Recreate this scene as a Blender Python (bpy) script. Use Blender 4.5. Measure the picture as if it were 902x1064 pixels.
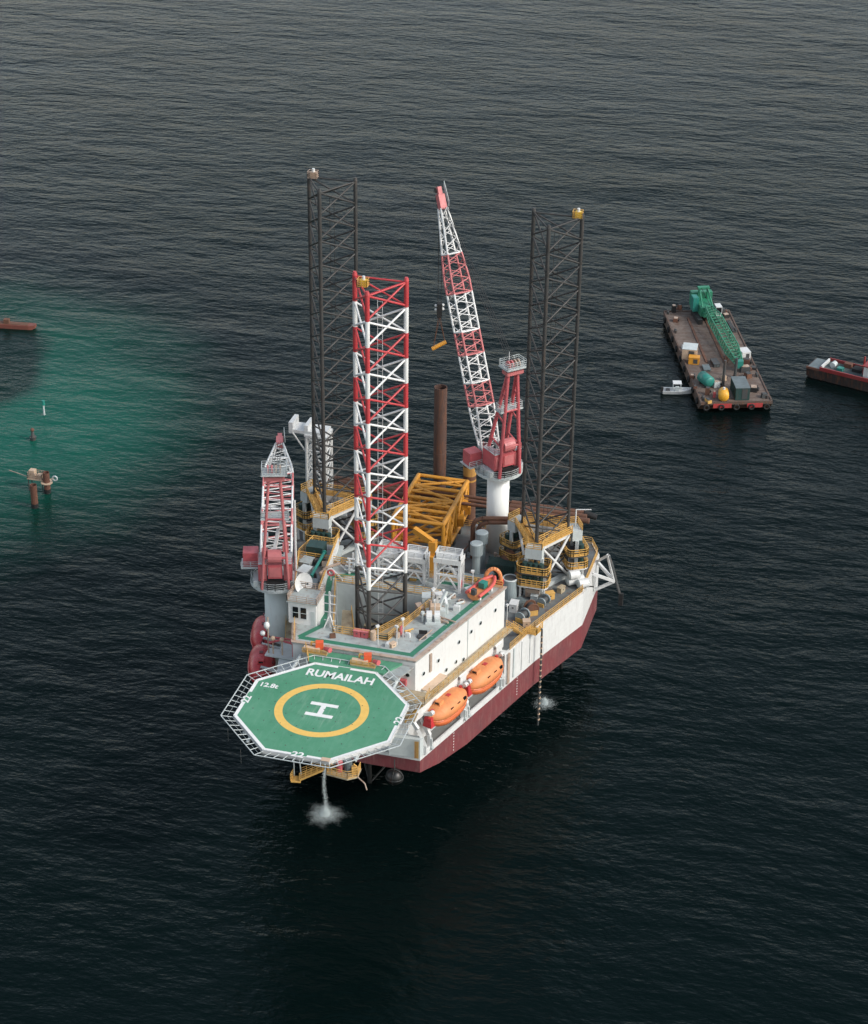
import bpy, math, random
from mathutils import Vector, Matrix
random.seed(7)
for o in list(bpy.data.objects): bpy.data.objects.remove(o, do_unlink=True)
scn = bpy.context.scene
col = scn.collection
R = math.radians

# ------------------------------------------------------------------ camera
PW, PH = 902.0, 1064.0
F_PX, PITCH, ROLL, YAW = 2201.414, R(28.7917), R(0.68254), R(-15.01562)
CAM = Vector((76.431, -227.242, 186.418))
_cp, _sp, _c, _s = math.cos(PITCH), math.sin(PITCH), math.cos(YAW), math.sin(YAW)
FW = Vector((_s*_cp, _c*_cp, -_sp)); RT = Vector((_c, -_s, 0)); UP = RT.cross(FW)
_r = math.cos(ROLL)*RT + math.sin(ROLL)*UP
UP = -math.sin(ROLL)*RT + math.cos(ROLL)*UP
RT = _r
cd = bpy.data.cameras.new('camera'); cam = bpy.data.objects.new('camera', cd); col.objects.link(cam)
cd.sensor_fit = 'HORIZONTAL'; cd.sensor_width = 36; cd.lens = F_PX*36/PW
cd.clip_start = 1; cd.clip_end = 20000
cam.matrix_world = Matrix(((RT.x, UP.x, -FW.x, CAM.x), (RT.y, UP.y, -FW.y, CAM.y), (RT.z, UP.z, -FW.z, CAM.z), (0, 0, 0, 1)))
scn.camera = cam
scn.render.resolution_x, scn.render.resolution_y = 868, 1024

# ------------------------------------------------------------------ sky, sun, exposure
SUN_EL = R(38); SUN_DIR = Vector((0.97, -0.18, 0)).normalized()
w = bpy.data.worlds.new('World'); scn.world = w; w.use_nodes = True
nt = w.node_tree; nt.nodes.clear()
sky = nt.nodes.new('ShaderNodeTexSky'); sky.sky_type = 'NISHITA'; sky.sun_disc = False
sky.sun_elevation = SUN_EL; sky.sun_rotation = math.atan2(SUN_DIR.x, SUN_DIR.y)
sky.air_density = 1.35; sky.dust_density = 1.8; sky.ozone_density = 1.0
bg = nt.nodes.new('ShaderNodeBackground'); bg.inputs['Strength'].default_value = 0.15
wo = nt.nodes.new('ShaderNodeOutputWorld')
# thin haze: the whole sky is paler than clear air
bw_ = nt.nodes.new('ShaderNodeRGBToBW'); mx_ = nt.nodes.new('ShaderNodeMix'); mx_.data_type = 'RGBA'; mx_.inputs[0].default_value = .5
nt.links.new(sky.outputs[0], bw_.inputs[0]); nt.links.new(sky.outputs[0], mx_.inputs[6]); nt.links.new(bw_.outputs[0], mx_.inputs[7])
nt.links.new(mx_.outputs[2], bg.inputs['Color']); nt.links.new(bg.outputs[0], wo.inputs['Surface'])
sd = bpy.data.lights.new('sun', 'SUN'); sd.energy = 1.3; sd.angle = R(11); sd.color = (1.0, 0.965, 0.91)
so = bpy.data.objects.new('sun', sd); col.objects.link(so)
_sv = Vector((SUN_DIR.x*math.cos(SUN_EL), SUN_DIR.y*math.cos(SUN_EL), math.sin(SUN_EL)))
so.rotation_euler = _sv.to_track_quat('Z', 'Y').to_euler(); so.location = (120, -40, 120)
scn.view_settings.view_transform = 'Standard'; scn.view_settings.look = 'None'
scn.view_settings.exposure = 0.78; scn.view_settings.gamma = 1.0

# ------------------------------------------------------------------ pixel -> place (photo pixels give a direction only)
def ray(px, py): return FW + (px-PW/2)/F_PX*RT - (py-PH/2)/F_PX*UP
def at(px, py, z):
    d = ray(px, py); return CAM + d*((z-CAM.z)/d.z)
def at_y(px, py, y):
    d = ray(px, py); return CAM + d*((y-CAM.y)/d.y)
def at_plane(px, py, p0, n):
    d = ray(px, py); return CAM + d*((p0-CAM).dot(n)/d.dot(n))
V = Vector
WZ = -3.5            # sea level
DZ = 14.0            # main deck
RZ = 24.5            # deckhouse roof
HZ = 24.0            # helideck

# ------------------------------------------------------------------ materials
MATS = {}
def nodes(name):
    m = bpy.data.materials.new(name); m.use_nodes = True
    t = m.node_tree; b = t.nodes['Principled BSDF']
    return m, t, b
def N(t, typ, **k):
    n = t.nodes.new(typ)
    for a, v in k.items(): setattr(n, a, v)
    return n
def mixc(t, fac, a, b):
    m = N(t, 'ShaderNodeMix', data_type='RGBA')
    for sock, v in ((m.inputs[0], fac), (m.inputs[6], a), (m.inputs[7], b)):
        if hasattr(v, 'links') or hasattr(v, 'is_linked'): t.links.new(v, sock)
        else: sock.default_value = v if isinstance(v, float) else (*v[:3], 1)
    return m.outputs[2]
def ramp(t, src, lo, hi):
    r = N(t, 'ShaderNodeMapRange'); r.inputs[1].default_value = lo; r.inputs[2].default_value = hi
    t.links.new(src, r.inputs[0]); return r.outputs[0]
def noise(t, vec, scale, detail=4, rough=.6):
    n = N(t, 'ShaderNodeTexNoise'); n.inputs['Scale'].default_value = scale
    n.inputs['Detail'].default_value = detail; n.inputs['Roughness'].default_value = rough
    t.links.new(vec, n.inputs['Vector']); return n.outputs[0]
def scaled(t, vec, s):
    m = N(t, 'ShaderNodeMapping'); m.inputs['Scale'].default_value = s
    t.links.new(vec, m.inputs['Vector']); return m.outputs[0]
def mul(t, a, k):
    m = N(t, 'ShaderNodeMath', operation='MULTIPLY')
    t.links.new(a, m.inputs[0])
    if isinstance(k, float): m.inputs[1].default_value = k
    else: t.links.new(k, m.inputs[1])
    return m.outputs[0]
RUST = (.16, .062, .028)
def paint(name, c, rough=.5, dirt=.35, rust=.15, scale=.6, streak=True, metal=0.0, rustc=RUST):
    """weathered paint: cloudy fading, grime and rust streaks running down"""
    if name in MATS: return MATS[name]
    m, t, b = nodes(name)
    geo = N(t, 'ShaderNodeNewGeometry'); P = geo.outputs['Position']
    c2 = tuple(x*(1-dirt*.75)+.02*dirt for x in c)
    f1 = ramp(t, noise(t, P, scale, 5, .65), .38, .72)
    base = mixc(t, f1, c, c2)
    sv = scaled(t, P, (2.2, 2.2, .28)) if streak else P
    f2 = ramp(t, noise(t, sv, 1.1, 6, .7), .57 - .2*rust, .74)
    base = mixc(t, mul(t, f2, min(1.0, rust*3.0)), base, rustc)
    t.links.new(base, b.inputs['Base Color'])
    rr = N(t, 'ShaderNodeMapRange'); rr.inputs[3].default_value = max(.1, rough-.12); rr.inputs[4].default_value = min(1, rough+.25)
    t.links.new(f1, rr.inputs[0]); t.links.new(rr.outputs[0], b.inputs['Roughness'])
    b.inputs['Metallic'].default_value = metal
    bp = N(t, 'ShaderNodeBump'); bp.inputs['Strength'].default_value = .25; bp.inputs['Distance'].default_value = .05
    t.links.new(noise(t, P, 3.0, 5, .6), bp.inputs['Height']); t.links.new(bp.outputs[0], b.inputs['Normal'])
    MATS[name] = m; return m
def plain(name, c, rough=.4, metal=0.0):
    if name in MATS: return MATS[name]
    m, t, b = nodes(name)
    geo = N(t, 'ShaderNodeNewGeometry')
    base = mixc(t, noise(t, geo.outputs['Position'], 1.5, 4), c, tuple(x*.7 for x in c))
    t.links.new(base, b.inputs['Base Color']); b.inputs['Roughness'].default_value = rough
    b.inputs['Metallic'].default_value = metal
    MATS[name] = m; return m
WHITE = paint('white_paint', (.63, .635, .62), .45, .22, .11)
WALLW = paint('white_wall_paint', (.67, .67, .65), .45, .14, .09, .25)
GREYW = paint('pale_grey_paint', (.50, .54, .53), .5, .25, .10)
PEDW = paint('pedestal_paint', (.76, .77, .74), .45, .06, .03, .25)
ROOF = paint('roof_deck_paint', (.37, .405, .39), .65, .5, .24, .35, False)
DECK = paint('main_deck_paint', (.15, .165, .165), .7, .5, .30, .25, False)
DGREY = paint('dark_grey_steel', (.055, .06, .06), .55, .3, .2)
LEGD = paint('dark_leg_steel', (.040, .039, .037), .55, .35, .18, .5, rustc=(.10, .06, .04))
LEGK = paint('black_leg_steel', (.012, .013, .013), .5, .3, .05)  # near-black version of the leg steel, for the bays below deck level
REDP = paint('red_leg_paint', (.47, .05, .055), .45, .25, .03)
LEGW = paint('white_leg_paint', (.70, .70, .68), .45, .15, .05)
CRED = paint('crane_red_paint', (.50, .10, .11), .45, .35, .06)
CREDP = paint('faded_crane_red', (.56, .17, .17), .5, .35, .06)
HULLR = paint('red_hull_paint', (.175, .042, .047), .6, .5, .30, .30, rustc=(.22, .105, .095))
YRAIL = paint('yellow_rail_paint', (.64, .37, .10), .5, .35, .12)
TAN = paint('tan_grating', (.40, .33, .22), .7, .4, .25, .8, False)
RIM = paint('rusty_roof_rim', (.42, .32, .25), .7, .4, .30, .6, False)
YEL = paint('yellow_truss_paint', (.62, .275, .03), .45, .35, .10)
ORANGE = paint('orange_fibreglass', (.68, .25, .09), .6, .40, .03)
ORANGE2 = paint('deep_orange_fibreglass', (.62, .15, .05), .4, .25, .0)
BRED = paint('red_fibreglass', (.47, .035, .04), .35, .3, .0)
PIPE = paint('rusty_pipe', (.13, .060, .036), .75, .5, .45, .6)
PILE = paint('dark_rusty_pile', (.085, .045, .034), .75, .5, .4, .35)
PILEO = paint('orange_rust_pile', (.13, .055, .035), .75, .4, .3, .5)
GRN = paint('walkway_green', (.03, .17, .10), .6, .3, .05, .5, False)
TEAL = paint('teal_paint', (.02, .20, .16), .45, .3, .1)
DGREEN = paint('dark_green_paint', (.02, .055, .05), .5, .3, .1)
BGREEN = paint('barge_crane_green', (.03, .21, .12), .45, .35, .08)
BARGED = paint('barge_deck_rust', (.17, .13, .105), .8, .75, .7, .22, False, rustc=(.09, .05, .035))
BARGEH = paint('barge_hull_rust', (.10, .07, .055), .75, .5, .45, .3)
BLK = paint('black_rubber', (.012, .012, .012), .8, .2, 0.0)
SLATE = paint('slate_grey_paint', (.12, .15, .155), .5, .3, .1)
TANK = paint('tank_grey_paint', (.26, .31, .32), .5, .25, .08)
SAND = paint('sand_paint', (.55, .40, .28), .55, .3, .1)
GLASS = plain('dark_glass', (.012, .016, .018), .12)
CABLE = plain('dark_cable', (.02, .02, .02), .6)
LIME = plain('white_marking', (.80, .80, .77), .55)

def helideck_material():
    m, t, b = nodes('helideck_green_paint')
    geo = N(t, 'ShaderNodeNewGeometry'); P = geo.outputs['Position']
    f = ramp(t, noise(t, P, .22, 6, .7), .35, .7)
    f2 = ramp(t, noise(t, scaled(t, P, (1.6, .25, 1)), 1.0, 5, .7), .5, .8)
    base = mixc(t, f, (.050, .205, .112), (.080, .250, .150))
    base = mixc(t, mul(t, f2, .5), base, (.15, .30, .21))
    f3 = ramp(t, noise(t, scaled(t, P, (.5, .9, 1)), .9, 6, .72), .55, .78)
    base = mixc(t, mul(t, f3, .45), base, (.03, .10, .065))
    # worn touchdown area
    ln = N(t, 'ShaderNodeVectorMath', operation='LENGTH')
    t.links.new(scaled(t, P, (1, 1, 0)), ln.inputs[0])
    wear = N(t, 'ShaderNodeMapRange'); wear.inputs[1].default_value = 5.6; wear.inputs[2].default_value = 1.5
    t.links.new(ln.outputs['Value'], wear.inputs[0])
    base = mixc(t, mul(t, mul(t, wear.outputs[0], f2), .8), base, (.24, .34, .25))
    t.links.new(base, b.inputs['Base Color']); b.inputs['Roughness'].default_value = .75
    return m
HELI = helideck_material()
RINGY = plain('yellow_marking', (.80, .50, .12), .6)

def sea_material():
    m, t, b = nodes('sea_water')
    geo = N(t, 'ShaderNodeNewGeometry'); P = geo.outputs['Position']
    # silty green shallows: a patch of the sea bed / plume with its own shape
    def blob(cx, cy, ax, ay, rot, lo, hi, nz, ns):
        mp = N(t, 'ShaderNodeMapping', vector_type='TEXTURE')
        mp.inputs['Location'].default_value = (cx, cy, 0); mp.inputs['Rotation'].default_value = (0, 0, rot)
        mp.inputs['Scale'].default_value = (ax, ay, 1e6)
        t.links.new(P, mp.inputs['Vector'])
        ln = N(t, 'ShaderNodeVectorMath', operation='LENGTH'); t.links.new(mp.outputs[0], ln.inputs[0])
        ad = N(t, 'ShaderNodeMath', operation='MULTIPLY_ADD')
        t.links.new(noise(t, P, ns, 5, .6), ad.inputs[0]); ad.inputs[1].default_value = nz
        t.links.new(ln.outputs['Value'], ad.inputs[2])
        r = N(t, 'ShaderNodeMapRange', interpolation_type='SMOOTHSTEP')
        r.inputs[1].default_value = hi; r.inputs[2].default_value = lo
        t.links.new(ad.outputs[0], r.inputs[0]); return r.outputs[0]
    g = blob(-114, 124, 52, 72, R(22), .60, 1.42, .60, .035)
    g2 = blob(-96, 118, 36, 34, R(35), .4, 1.5, .5, .05)
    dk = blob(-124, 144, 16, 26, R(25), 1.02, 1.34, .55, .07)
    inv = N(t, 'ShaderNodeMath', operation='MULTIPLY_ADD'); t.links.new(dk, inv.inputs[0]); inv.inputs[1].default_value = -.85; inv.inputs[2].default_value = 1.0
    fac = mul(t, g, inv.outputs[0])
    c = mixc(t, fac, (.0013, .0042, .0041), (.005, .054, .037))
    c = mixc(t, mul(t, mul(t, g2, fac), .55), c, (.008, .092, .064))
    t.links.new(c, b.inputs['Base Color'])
    b.inputs['IOR'].default_value = 1.165; b.inputs['Specular Tint'].default_value = (.50, 1.0, .95, 1)
    b.inputs['Roughness'].default_value = .08
    # wind chop: long crests lying across the wind, several sizes
    rot = N(t, 'ShaderNodeMapping'); rot.inputs['Rotation'].default_value = (0, 0, R(-4)); t.links.new(P, rot.inputs['Vector'])
    Q = rot.outputs[0]
    wob = N(t, 'ShaderNodeTexNoise'); wob.inputs['Scale'].default_value = .03; t.links.new(Q, wob.inputs['Vector'])
    addv = N(t, 'ShaderNodeVectorMath', operation='MULTIPLY_ADD')
    t.links.new(wob.outputs[1], addv.inputs[0]); addv.inputs[1].default_value = (5, 5, 0); t.links.new(Q, addv.inputs[2])
    Q = addv.outputs[0]
    h1 = noise(t, scaled(t, Q, (.17, .36, 1)), 1.0, 3, .5)
    h2 = noise(t, scaled(t, Q, (.48, .9, 1)), 1.0, 3, .5)
    h3 = noise(t, scaled(t, Q, (1.0, 2.1, 1)), 1.0, 4, .6)
    h0 = noise(t, scaled(t, Q, (.035, .085, 1)), 1.0, 2, .5)
    nrm = None
    patch = ramp(t, noise(t, scaled(t, P, (.008, .02, 1)), 1.0, 4, .6), .32, .68)
    for h, dist, st in ((h0, 1.3, None), (h1, .52, None), (h2, .26, None), (h3, .09, None)):
        bp = N(t, 'ShaderNodeBump'); bp.inputs['Distance'].default_value = dist
        stn = N(t, 'ShaderNodeMapRange'); stn.inputs[3].default_value = .55; stn.inputs[4].default_value = 1.0; t.links.new(patch, stn.inputs[0]); t.links.new(stn.outputs[0], bp.inputs['Strength'])
        t.links.new(h, bp.inputs['Height'])
        if nrm is not None: t.links.new(nrm, bp.inputs['Normal'])
        nrm = bp.outputs[0]
    t.links.new(nrm, b.inputs['Normal'])
    return m
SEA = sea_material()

def foam_material():
    m, t, b = nodes('foam')
    b.inputs['Base Color'].default_value = (.5, .56, .56, 1); b.inputs['Roughness'].default_value = .5
    return m
FOAM = foam_material()

# ------------------------------------------------------------------ mesh helpers
WORLD = {}
class MB:
    def __init__(s, M=None): s.v = []; s.f = []; s.M = M
    def add(s, vs, fs):
        o = len(s.v)
        s.v += [tuple(s.M @ V(p)) for p in vs] if s.M is not None else [tuple(p) for p in vs]
        s.f += [tuple(i+o for i in f) for f in fs]
        return s
    def box(s, c, d, rz=0.0, taper=1.0):
        x, y, z = d[0]/2, d[1]/2, d[2]/2; ca, sa = math.cos(rz), math.sin(rz); vs = []
        for zz, k in ((-z, 1), (z, taper)):
            for a, b in ((-x, -y), (x, -y), (x, y), (-x, y)):
                a *= k; b *= k
                vs.append((c[0]+a*ca-b*sa, c[1]+a*sa+b*ca, c[2]+zz))
        return s.add(vs, [(3, 2, 1, 0), (4, 5, 6, 7), (0, 1, 5, 4), (1, 2, 6, 5), (2, 3, 7, 6), (3, 0, 4, 7)])
    def b2(s, lo, hi): return s.box([(a+b)/2 for a, b in zip(lo, hi)], [b-a for a, b in zip(lo, hi)])
    def beam(s, p, q, w, h=None, up=V((0, 0, 1))):
        p, q = V(p), V(q); h = h or w; d = (q-p).normalized()
        if abs(d.dot(up)) > .98: up = V((0, 1, 0))
        a = d.cross(up).normalized()*(w/2); b = a.cross(d).normalized()*(h/2)
        vs = [p-a-b, p+a-b, p+a+b, p-a+b, q-a-b, q+a-b, q+a+b, q-a+b]
        return s.add(vs, [(0, 1, 2, 3), (7, 6, 5, 4), (4, 5, 1, 0), (5, 6, 2, 1), (6, 7, 3, 2), (7, 4, 0, 3)])
    def cyl(s, p, q, r, r2=None, n=12, cap=True):
        p, q = V(p), V(q); r2 = r if r2 is None else r2; d = (q-p).normalized()
        u = V((1, 0, 0)) if abs(d.x) < .9 else V((0, 1, 0))
        a = d.cross(u).normalized(); b = d.cross(a)
        vs = []
        for c, rr in ((p, r), (q, r2)):
            vs += [c+(a*math.cos(2*math.pi*i/n)+b*math.sin(2*math.pi*i/n))*rr for i in range(n)]
        fs = [(i, (i+1) % n, n+(i+1) % n, n+i) for i in range(n)]
        if cap: fs += [tuple(range(n-1, -1, -1)), tuple(range(n, 2*n))]
        return s.add(vs, fs)
    def tube(s, pts, r, n=6):
        for a, b in zip(pts, pts[1:]): s.cyl(a, b, r, n=n)
        return s
    def prism(s, poly, z0, z1):
        n = len(poly)
        vs = [(x, y, z0) for x, y in poly]+[(x, y, z1) for x, y in poly]
        return s.add(vs, [tuple(range(n-1, -1, -1)), tuple(range(n, 2*n))]+[(i, (i+1) % n, n+(i+1) % n, n+i) for i in range(n)])
    def ring(s, outer, inner, z0, z1):
        n = len(outer); vs = [(x, y, z) for z in (z0, z1) for pl in (outer, inner) for x, y in pl]; fs = []
        for i in range(n):
            j = (i+1) % n
            fs += [(i, j, 2*n+j, 2*n+i), (n+j, n+i, 3*n+i, 3*n+j), (2*n+i, 2*n+j, 3*n+j, 3*n+i), (j, i, n+i, n+j)]
        return s.add(vs, fs)
    def loft(s, rings, cap=True):
        n = len(rings[0]); vs = [p for r in rings for p in r]; fs = []
        for k in range(len(rings)-1):
            for i in range(n):
                j = (i+1) % n; fs.append((k*n+i, k*n+j, (k+1)*n+j, (k+1)*n+i))
        if cap: fs += [tuple(range(n-1, -1, -1)), tuple((len(rings)-1)*n+i for i in range(n))]
        return s.add(vs, fs)
    def ball(s, c, r, nu=12, nv=8, sc=(1, 1, 1)):
        rs = []
        for k in range(nv+1):
            a = -math.pi/2+math.pi*k/nv; rr = max(math.cos(a), .02)
            rs.append([(c[0]+r*sc[0]*rr*math.cos(2*math.pi*i/nu), c[1]+r*sc[1]*rr*math.sin(2*math.pi*i/nu), c[2]+r*sc[2]*math.sin(a)) for i in range(nu)])
        return s.loft(rs)
    def torus(s, c, R_, r, axis='z', n=24, k=8):
        rs = []
        for i in range(n+1):
            a = 2*math.pi*i/n; ring = []
            for j in range(k):
                b = 2*math.pi*j/k; x = (R_+r*math.cos(b)); q = (x*math.cos(a), x*math.sin(a), r*math.sin(b))
                if axis == 'x': q = (q[2], q[0], q[1])
                if axis == 'y': q = (q[0], q[2], q[1])
                ring.append((c[0]+q[0], c[1]+q[1], c[2]+q[2]))
            rs.append(ring)
        return s.loft(rs, False)
    def rail(s, pts, h=1.15, closed=False, step=1.4, t=.075, toe=True):
        pts = [V(p) for p in pts]
        if closed: pts = pts+[pts[0]]
        for a, b in zip(pts, pts[1:]):
            L = (b-a).length; n = max(1, round(L/step))
            for k in range(n+1):
                p = a.lerp(b, k/n); s.beam(p, p+V((0, 0, h)), t)
            for f in (.36, .68, 1.0): s.beam(a+V((0, 0, h*f)), b+V((0, 0, h*f)), t*.9)
            if toe: s.beam(a+V((0, 0, .08)), b+V((0, 0, .08)), t*.5, .12)
        return s
    def build(s, name, mat, parent=None, smooth=False, **kw):
        me = bpy.data.meshes.new(name); me.from_pydata(s.v, [], s.f); me.update()
        me.materials.append(mat)
        if smooth: me.shade_smooth()
        o = bpy.data.objects.new(name, me); return link(o, parent, **kw)
def link(o, parent=None, M=None, label=None, cat=None, group=None, kind=None):
    col.objects.link(o); M = M or Matrix.Identity(4); WORLD[o.name] = M
    if parent is not None:
        o.parent = parent; o.matrix_parent_inverse = WORLD[parent.name].inverted()
    o.matrix_basis = M
    if label: o['label'] = label
    if cat: o['category'] = cat
    if group: o['group'] = group
    if kind: o['kind'] = kind
    return o
def thing(name, label, cat, loc, group=None):
    o = bpy.data.objects.new(name, None); o.empty_display_size = .5
    return link(o, None, Matrix.Translation(V(loc)), label, cat, group)
UNIT = {}
def strut(name, p, q, r, mat, parent, n=6):
    """one member of a lattice: an object of its own on shared mesh data"""
    key = (name, mat.name, n)
    if key not in UNIT:
        mb = MB().cyl((0, 0, 0), (0, 0, 1), 1, n=n)
        me = bpy.data.meshes.new(name); me.from_pydata(mb.v, [], mb.f); me.update(); me.materials.append(mat); me.shade_smooth()
        UNIT[key] = me
    p, q = V(p), V(q); d = q-p
    M = Matrix.Translation(p) @ d.to_track_quat('Z', 'Y').to_matrix().to_4x4() @ Matrix.Diagonal((r, r, d.length, 1))
    return link(bpy.data.objects.new(name, UNIT[key]), parent, M)
def frame(loc, rz=0, tilt=0): return Matrix.Translation(V(loc)) @ Matrix.Rotation(rz, 4, 'Z') @ Matrix.Rotation(tilt, 4, 'Y')
def shift(o, dz): pass

# ================================================================== SEA
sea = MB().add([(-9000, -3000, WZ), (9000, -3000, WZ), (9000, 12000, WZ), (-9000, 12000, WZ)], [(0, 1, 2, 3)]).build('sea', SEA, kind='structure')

# ================================================================== RIG HULL
rig = thing('jackup_rig', 'large white and dark red jack-up rig with green helideck standing on three lattice legs', 'jack-up rig', (0, 40, WZ))
SIDE = V((9.94, 30.4, 0)).normalized(); SN = V((SIDE.y, -SIDE.x, 0))          # starboard side direction and outward normal
def mir(pl): return pl + [(-x, y) for x, y in reversed(pl)]
OUT = [(10.06, 14.0), (20.0, 44.4), (24.9, 57.0), (24.9, 69.5), (23.0, 73.0)]
HB = 3.6
# lower hull, bottom rising towards the bow
def hull_lower(z1):
    st = [(10.06, 14.0, 5.9), (11.7, 19.0, 4.55), (14.0, 26.0, HB), (20.0, 44.4, HB), (24.9, 57.0, HB), (24.9, 69.5, HB), (23.0, 73.0, HB+.6)]
    rings = [[(-x, y, zb), (x, y, zb), (x, y, z1), (-x, y, z1)] for x, y, zb in st]
    return MB().loft(rings)
hull = hull_lower(7.95).build('hull', HULLR, rig)
lowrim = hull_lower(8.0)
rim = MB()
rim.prism(mir(OUT), 7.95, 8.5).build('hull_white_band', WHITE, hull)
# upper hull with a lifeboat recess on each side
IN = 2.4
def off(p, d): return (p[0]-SN.x*d, p[1]-SN.y*d)
def along(y): return (10.06+(y-14)*SIDE.x/SIDE.y, y)
up = [off(along(14.0), IN), off(along(36.6), IN), along(35.8), (20.0, 44.4), (24.9, 57.0), (24.9, 69.5), (23.0, 73.0)]
MB().prism(mir(up), 8.5, DZ).build('upper_hull', WHITE, rig)
# bow face plates beside the helideck support
MB().prism([(5.5, 13.6), (10.06, 13.98), (10.35, 14.9), (5.5, 14.9)], 8.502, 11.6).build('bow_bulwark', GREYW, hull)
MB().prism([(9.35, 13.55), (9.95, 13.6), (9.95, 13.66), (9.35, 13.62)], 8.6, 11.5).build('rust_stain_plate', paint('rust_stain', (.42, .24, .07), .7, .5, .4), hull)
# recess floor, kerb
fl = [off(along(14.95), .25), off(along(35.3), .25), off(along(35.9), IN), off(along(14.95), IN)]
for sx in (1, -1):
    MB().prism([(sx*x, y) for x, y in fl][::sx], 8.5, 8.53).build('recess_floor', paint('recess_floor_grey', (.20, .21, .20), .7, .3, .15, .4, False), hull)
    a, b = V((*along(15.0), 0)), V((*along(35.2), 0)); m = MB()
    for p, q in ((a, b),):
        m.beam((sx*(p.x-.1), p.y, 8.75), (sx*(q.x-.1), q.y, 8.75), .25, .5)
    m.build('recess_kerb', WHITE, hull)
MB().prism(mir([off((10.2, 14.4), IN+.2), off((16.0, 36.0), IN+.4), (17.2, 37.0), (19.7, 44.7), (24.6, 57.2), (24.6, 69.3), (22.9, 72.8)]), DZ, DZ+.012).build('main_deck', DECK, rig)
# white vertical fender panels and rubbing strakes on the side, draught marks
for y in (36.4, 38.3, 40.6, 42.9):
    p = along(y); MB().box((p[0]+.06, p[1]-.02, 11.2), (.16, .35, 5.2), math.atan2(SN.y, SN.x)).build('side_stiffener', GREYW if y in (38.3,) else WHITE, hull)
for y in (22.5, 39.5):
    for k in range(7):
        p = V((*along(y), 0))+SN*.02
        MB().box((p.x, p.y, 4.7+k*.5), (.03, .2, .13), math.atan2(SN.y, SN.x)).build('draught_mark', LIME, hull)
MB().prism([(SN.x*.04+along(36.3)[0], SN.y*.04+36.3), (SN.x*.3+along(36.3)[0], SN.y*.3+36.3), (SN.x*.3+along(36.9)[0], SN.y*.3+36.9), (SN.x*.04+along(36.9)[0], SN.y*.04+36.9)], 8.4, 13.8).build('side_ladder', RIM, hull)
# bulwark top plate and railing along the aft deck edge
for sx in (1, -1):
    e = [(sx*x, y, DZ+.02) for x, y in ((17.6, 37.3), (19.75, 44.4), (24.6, 57.0), (24.6, 69.3), (22.9, 72.7))]
    MB().rail(e, 1.15).build('deck_railing', YRAIL, rig)
MB().rail([(-22.9, 72.7, DZ), (22.9, 72.7, DZ)], 1.15).build('deck_railing', YRAIL, rig)

# ================================================================== DECKHOUSE
HO = [(-9.1, 14.6), (9.1, 14.6), (16.45, 37.8), (-16.45, 37.8)]
WELL = [(-4.2, 18.9), (3.7, 18.9), (7.7, 32.4), (-8.2, 32.4)]
house = MB().ring(HO, WELL, DZ+.02, RZ-.25).build('deckhouse', WALLW, rig)
def inset(pl, d):
    cx = sum(p[0] for p in pl)/len(pl); cy = sum(p[1] for p in pl)/len(pl)
    return [(cx+(x-cx)*(1-d/12), cy+(y-cy)*(1-d/12)) for x, y in pl]
roof = MB().ring(inset(HO, -.15), inset(WELL, .02), RZ-.25, RZ).build('roof_deck', ROOF, rig)
MB().ring(inset(HO, -.2), inset(HO, .45), RZ, RZ+.10).build('roof_rim', RIM, roof)
MB().ring(inset(WELL, -.02), inset(WELL, .42), RZ-8, RZ-7.8).build('well_ledge', GREYW, house)
# dark leg-well lining
MB().ring(inset(WELL, .10), inset(WELL, .16), DZ+.1, RZ-.3).build('well_lining', GREYW, house)
MB().prism(inset(WELL, .1), DZ+.02, DZ+.06).build('well_floor', DGREY, house)
# yellow railings round the well
wr = inset(WELL, -.35)
MB().rail([(*p, RZ) for p in wr], 1.15, True).build('well_railing', YRAIL, roof)
MB().ring(inset(WELL, -.7), inset(WELL, -.02), RZ+.004, RZ+.03).build('well_walkway', TAN, roof)
# guide platforms inside the well
MB().prism([(.7, 20.4), (3.4, 19.7), (6.0, 29.2), (4.6, 27.6)], 23.1, 23.4).build('guide_platform', TAN, roof)
MB().rail([(1.0, 20.9, 23.4), (4.5, 27.3, 23.4)], 1.0).build('guide_railing', YRAIL, roof)
MB().prism([(-3.6, 19.6), (-1.5, 20.4), (-4.6, 28.2), (-5.9, 28.0)], 22.2, 22.5).build('guide_platform', TAN, roof)
MB().rail([(-1.6, 20.5, 22.5), (-4.5, 28.0, 22.5)], 1.0).build('guide_railing', YRAIL, roof)
MB().b2((-3.5, 30.8, 18.2), (5.0, 32.0, 18.5)).build('guide_platform', TAN, roof)
MB().box((2.9, 19.9, RZ-.55), (3.2, .9, .7), .1).build('guide_bumper', DGREEN, roof)
# green walkway round the roof
def strip(pts, wd, z, name, mat, parent):
    m = MB()
    for i, (a, b) in enumerate(zip(pts, pts[1:])):
        a, b = V((*a, 0)), V((*b, 0)); d = (b-a).normalized(); n = V((-d.y, d.x, 0))*wd/2; e = d*wd/2
        if i == 0: a2 = a
        else: a2 = a-e
        zz = z+.003*i
        m.add([(a2+n+V((0, 0, zz))), (a2-n+V((0, 0, zz))), (b-n+e+V((0, 0, zz))), (b+n+e+V((0, 0, zz)))], [(3, 2, 1, 0)])
    return m.build(name, mat, parent)
strip([(-8.6, 16.0), (8.1, 16.0), (14.1, 35.2), (13.2, 36.6), (7.0, 36.6)], .85, RZ+.006, 'green_walkway', GRN, roof)
strip([(-8.6, 16.0), (-6.3, 20.0), (-9.5, 33.5), (-4.0, 36.4)], .85, RZ+.02, 'green_walkway', GRN, roof)
strip([(4.0, 36.6), (-4.0, 36.5)], .85, RZ+.012, 'green_walkway', GRN, roof)
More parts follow.
